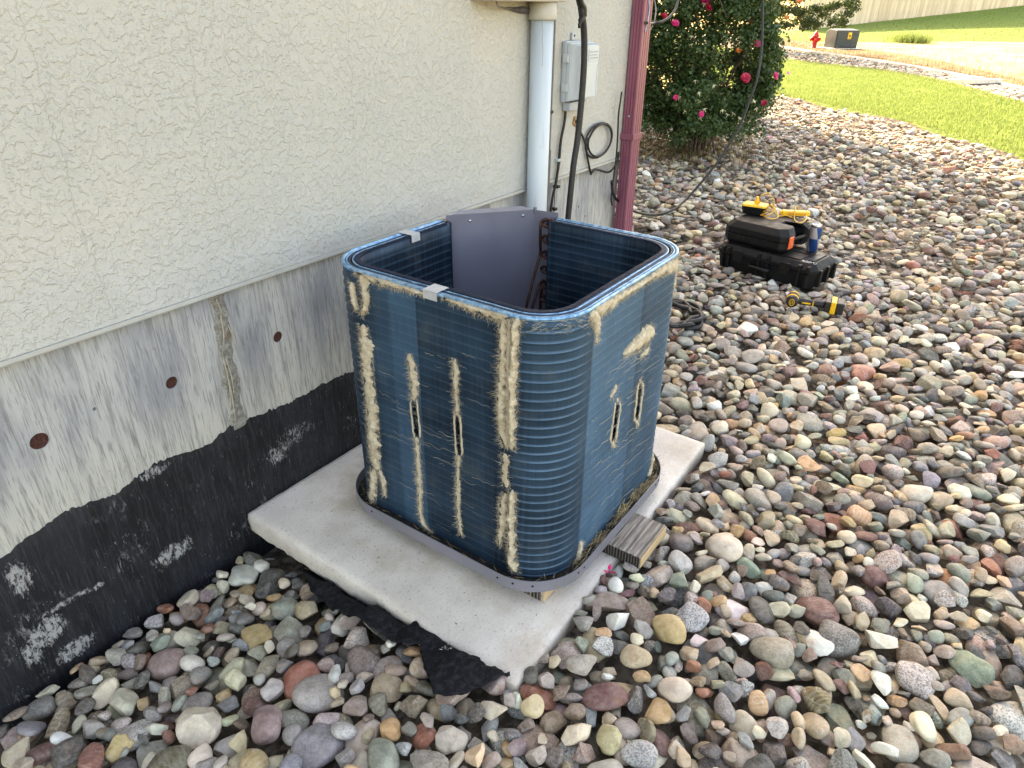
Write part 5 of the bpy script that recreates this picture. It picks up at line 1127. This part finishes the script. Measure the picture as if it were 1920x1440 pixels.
for c, r, n in clumps:
    n = int(n*1.5); d = rng.normal(0, 1, (n, 3)); d /= np.linalg.norm(d, axis=1)[:, None]; Ps.append(c+d*r*rng.uniform(.35, 1.1, (n, 1))*np.array([1, 1, .8])); Ns.append(d+rng.normal(0, .6, (n, 3))+np.array([0, 0, .5]))
Ps = np.concatenate(Ps); Ns = np.concatenate(Ns); k = Ps[:, 2] > .0
tag(leafmesh('foliage', Ps[k], Ns[k], (.040), m_rleaf, bush, .74), kind='stuff')
m_pet = [plain('magenta_petal', lin(200, 34, 104), .5, 0, .2, 40), plain('red_petal', lin(170, 20, 54), .5, 0, .2, 40), plain('orange_petal', lin(226, 130, 70), .5, 0, .2, 40), plain('pale_petal', lin(232, 170, 180), .5, 0, .2, 40)]
def bloom(c, r, mat, lab=None):
    mb = MB(); up = -fx3*random.uniform(.5, 1)+zx*random.uniform(.3, .9)+rx3*random.uniform(-.5, .5); up /= np.linalg.norm(up)
    ax = np.cross(up, [.3, .2, .9]); ax /= np.linalg.norm(ax); ay = np.cross(up, ax)
    for ring, (m, el, rad) in enumerate(((7, .15, 1.0), (7, .55, .85), (6, .95, .62), (4, 1.3, .40))):
        for q in range(m):
            a = 6.283*q/m+ring*.5+random.gauss(0, .12); o = ax*math.cos(a)+ay*math.sin(a); s = np.cross(up, o); R = r*rad*random.uniform(.88, 1.1)
            A = c+o*R*.12; B1 = c+o*R*.65*math.cos(el)+up*R*.75*math.sin(el); E = c+o*R*math.cos(el*.7)+up*R*math.sin(el)*.95
            mb.add([A-s*R*.15, A+s*R*.15, B1+s*R*.5, B1-s*R*.5, E+s*R*.36, E-s*R*.36], [(0, 1, 2, 3), (3, 2, 4, 5)], True)
    o = mb.build('flower', mat, bush)
    if lab: o['label'] = lab
for (px, py, r, mi, D) in ((1323, 2, .05, 0, 6.8), (1328, 14, .045, 1, 6.8), (1400, 2, .05, 1, 6.95), (1266, 44, .045, 0, 6.8), (1419, 82, .050, 0, 6.95), (1398, 146, .062, 1, 6.85), (1454, 142, .045, 0, 7.15), (1267, 183, .034, 0, 6.75), (1315, 214, .036, 0, 6.75), (1433, 193, .038, 1, 7.1), (1385, 95, .036, 2, 6.95), (1246, 30, .04, 1, 6.85), (1499, 2, .04, 2, 7.6), (1478, 137, .026, 3, 7.2), (1372, 0, .035, 1, 6.9), (1444, 258, .022, 3, 7.0), (1476, 33, .03, 2, 7.4), (1408, 40, .022, 1, 6.95)):
    bloom(at_d(px, py, D), r*.82, m_pet[mi], {2: 'orange bloom', 3: 'small pale pink bloom'}.get(mi))
m_sep = plain('spent_bloom', lin(206, 198, 158), .7, 0, .15, 60)
for (px, py) in ((1356, 18), (1303, 152), (1321, 136), (1311, 175), (1339, 162), (1284, 209), (1355, 208), (1375, 213), (1296, 84), (1296, 69), (1414, 190), (1254, 175), (1311, 190), (1364, 215), (1274, 183), (1313, 222), (1320, 8), (1322, 205), (1387, 222), (1418, 205)):
    c = at_d(px, py, 6.78 if px < 1390 else 6.95); mb = MB(); up = np.array([random.gauss(0, .5), random.gauss(0, .5), 1]); up /= np.linalg.norm(up)
    for q in range(6):
        a = q*1.05+random.random()*.4; o = np.cross(up, [math.cos(a), math.sin(a), .3]); o /= np.linalg.norm(o); s = np.cross(up, o); L = random.uniform(.022, .038)
        mb.add([c-s*.004, c+s*.004, c+o*L*.6+up*L*.2+s*.004, c+o*L*.6+up*L*.2-s*.004, c+o*L-up*.3*L], [(0, 1, 2, 3), (3, 2, 4)])
    mb.tube([c-up*.03, c], .002, 4); mb.build('spent_bloom', m_sep, bush)
# tree behind the bush
TB = at_d(1425, 100, 25.5); TB = np.array([TB[0], TB[1], float(terrain(TB[0], TB[1]))]); tree = thing('tree', 'dark green tree with low hanging branches beyond the lawn, behind the rose bush', 'tree', TB)
mb = MB(); mb.tube(spline([TB-zx*.2, TB+zx*1.2+rx3*.1, TB+zx*3+rx3*.1, TB+zx*5.5], 5), list(np.linspace(.20, .05, 16)), 9); mb.build('trunk', m_bark2, tree)
Ps, Ns, Sz = [], [], []
for k in range(36):
    a = random.uniform(0, 6.283); z = random.uniform(.9, 6.2); L = (3.1-.28*z)*random.uniform(.7, 1.05); b0 = TB+zx*z; e = b0+(rx3*math.cos(a)+fx3*math.sin(a))*L-zx*random.uniform(.0, .35); P = spline([b0, (b0+e)/2+zx*.25, e], 8)
    mb = MB(); mb.tube(P, list(np.linspace(.035, .008, len(P))), 5); mb.build('limb', m_bark2, tree)
    for q in range(11):
        i = int(len(P)*(.3+.7*random.random()))-1; c = P[i]+np.array([random.gauss(0, .25), random.gauss(0, .25), random.gauss(0, .15)]); n = random.randint(50, 100); d = rng.normal(0, 1, (n, 3)); d /= np.linalg.norm(d, axis=1)[:, None]
        Ps.append(c+d*np.array([.34, .34, .20])*rng.uniform(.3, 1, (n, 1))); Ns.append(d+rng.normal(0, .6, (n, 3)))
for (px, py) in ((1500, 30), (1520, 40), (1545, 30), (1560, 45), (1575, 35), (1590, 28), (1535, 20), (1570, 12), (1590, 10), (1600, 18), (1510, 52), (1530, 50), (1480, 50), (1490, 20), (1465, 50), (1552, 20), (1580, 45), (1602, 5)):
    c = at_d(px, py-3, 24.8+random.uniform(-.6, .8)); n = 170; d = rng.normal(0, 1, (n, 3)); d /= np.linalg.norm(d, axis=1)[:, None]; Ps.append(c+d*np.array([.30, .30, .19])*rng.uniform(.2, 1, (n, 1))); Ns.append(d+rng.normal(0, .6, (n, 3)))
tag(leafmesh('crown', np.concatenate(Ps), np.concatenate(Ns), .105, m_tleaf, tree, .6), kind='stuff')

# ================================================================== FAR THINGS
m_red = plain('hydrant_red', lin(206, 40, 36), .45, 0, .08, 8)
h0 = on_ground(1525, 91); hy = thing('fire_hydrant', 'red fire hydrant standing in the dry field left of the dark utility cabinet', 'fire hydrant', mx=Matrix.Translation(Vector(h0)) @ Matrix.Rotation(YAW, 4, 'Z') @ Matrix.Scale(.84, 4))
mb = MB(); mb.lathe([(.17, 0), (.17, .04), (.115, .045), (.115, .50), (.15, .52), (.15, .56), (.135, .57), (.11, .66), (.06, .72), (.035, .73), (.035, .79)], (0, 0, 0), 18); mb.build('barrel', m_red, hy, True)
for s in (1, -1): mb = MB(); mb.lathe([(.075, .10), (.075, .17), (.09, .175), (.09, .23), (.03, .235), (.03, .27)], (0, 0, .42), 12, (0, s, 0)); mb.build('side_nozzle', m_red, hy, True)
mb = MB(); mb.lathe([(.10, .10), (.10, .18), (.115, .185), (.115, .24), (.035, .245), (.035, .28)], (0, 0, .38), 12, (-1, 0, 0)); mb.build('front_nozzle', m_red, hy, True)
m_cab = plain('dark_green_cabinet', lin(44, 57, 60), .5, 0, .06, 4)
ca, cb, cc = on_ground(1563, 93), on_ground(1602, 92), on_ground(1542, 88); e1 = (cb-ca)[:2]; e1 = e1/np.linalg.norm(e1); wid = np.linalg.norm((cb-ca)[:2])
cab = thing('utility_cabinet', 'dark green utility cabinet with a yellow sticker standing beyond the cobble strip', 'utility cabinet', mx=frame(ca[:2], e1*.93+np.array([-e1[1], e1[0]])*-.36, float(ca[2])))
w_, d_, hh = 1.0, .78, .74
mb = MB(); mb.prism([(0, .06), (d_, .06), (d_, hh-.10), (d_-.25, hh), (0, hh-.04)], 0, w_, ax=0); mb.build('cabinet', m_cab, cab, True, .02)
mb = MB(); mb.box((.04, -.018, .10), (w_-.04, -.001, hh-.14)); mb.build('door', m_cab, cab, True, .008)
mb = MB(); mb.box((w_*.5, -.024, hh-.36), (w_*.5+.15, -.0185, hh-.12)); stk = mb.build('sticker', plain('yellow_sticker', lin(232, 190, 50), .5), cab, True)
mb = MB(); mb.box((w_*.5+.04, -.027, hh-.27), (w_*.5+.11, -.0245, hh-.21)); mb.box((w_*.5+.03, -.027, hh-.33), (w_*.5+.12, -.0245, hh-.31)); mb.build('symbol', m_hole, stk, True)
mb = MB(); mb.box((-.25, -.15, -.15), (w_+.12, d_+.15, .055)); mb.build('base', m_edge, cab, True, .02)
pv = on_z(1828, 157, -.03); pav = thing('concrete_block', 'pale flat concrete block lying tilted on the far cobble strip', 'concrete block', (pv[0], pv[1], -.02), YAW+.35)
mb = MB(); mb.box((-.30, -.42, 0), (.30, .42, .09), Matrix.Rotation(.06, 3, 'Y')); mb.build('slab', m_edge, pav, True, .012); mb = MB(); mb.box((-.14, -.1, .10), (.22, .32, .135)); mb.build('upper_slab', m_edge, pav, True, .01)
tu = on_ground(1705, 80); P = np.stack([rng.normal(tu[0], .32, 1400), rng.normal(tu[1], .42, 1400), np.full(1400, tu[2])], 1)
o = blades('grass_tuft', P, .42, .022, m_grass, .7); del o['kind']; tag(o, 'tall green tuft of grass alone in the pale dry field', 'grass tuft')
# board fence on the rise
t = NT('fence_wood'); oi = t.n('ObjectInfo', out=5); v = t.n('NewGeometry'); n = t.noise(t.scale(v, 22, 22, 1.2), 1, 4, .6)
c = t.mix(oi, lin(196, 180, 156), lin(222, 208, 186)); c = t.mix(t.ss(n, .45, .7, 0, .5), c, lin(160, 142, 118)); m_fence = t.done(c, .9, 0, None, .1)
fa, fb = _L1, _L2; fd = (fb-fa)[:2]; flen = np.linalg.norm(fd); fd = fd/flen
fen = thing('fence', 'tall pale board fence running along the grassy rise in the background', 'fence', (fa[0], fa[1], float(terrain(fa[0], fa[1]))))
fyaw = math.atan2(fd[1], fd[0]); bw = .148; k0 = -int(3.5/bw); k1 = int((flen+1.2)/bw)
mb = MB(); mb.box((-bw/2+.004, -.011, -.05), (bw/2-.004, .011, 1.85)); b0 = mb.build('board', m_fence, fen, True); first = True
for k in range(k0, k1):
    o = b0 if first else b0.copy()
    if not first: COL.objects.link(o); o.parent = fen
    first = False; p = fa[:2]+fd*(k*bw); z = float(terrain(p[0], p[1])); o.matrix_local = Matrix.Translation((p[0]-fa[0], p[1]-fa[1], z-float(terrain(fa[0], fa[1]))+random.gauss(0, .008))) @ Matrix.Rotation(fyaw+random.gauss(0, .015), 4, 'Z')
for zz_ in (.35, 1.0, 1.6):
    a, b2 = fa[:2]+fd*(k0*bw), fa[:2]+fd*(k1*bw); nn = np.array([-fd[1], fd[0]])
    if nn@HF < 0: nn = -nn
    a, b2 = a+nn*.045, b2+nn*.045; mb = MB(); pts = [np.array([*(a*(1-s)+b2*s), float(terrain(*(a*(1-s)+b2*s)))+zz_]) for s in np.linspace(0, 1, 12)]; mb.tube(pts, .03, 4, smooth=False); mb.build('rail', m_fence, fen)
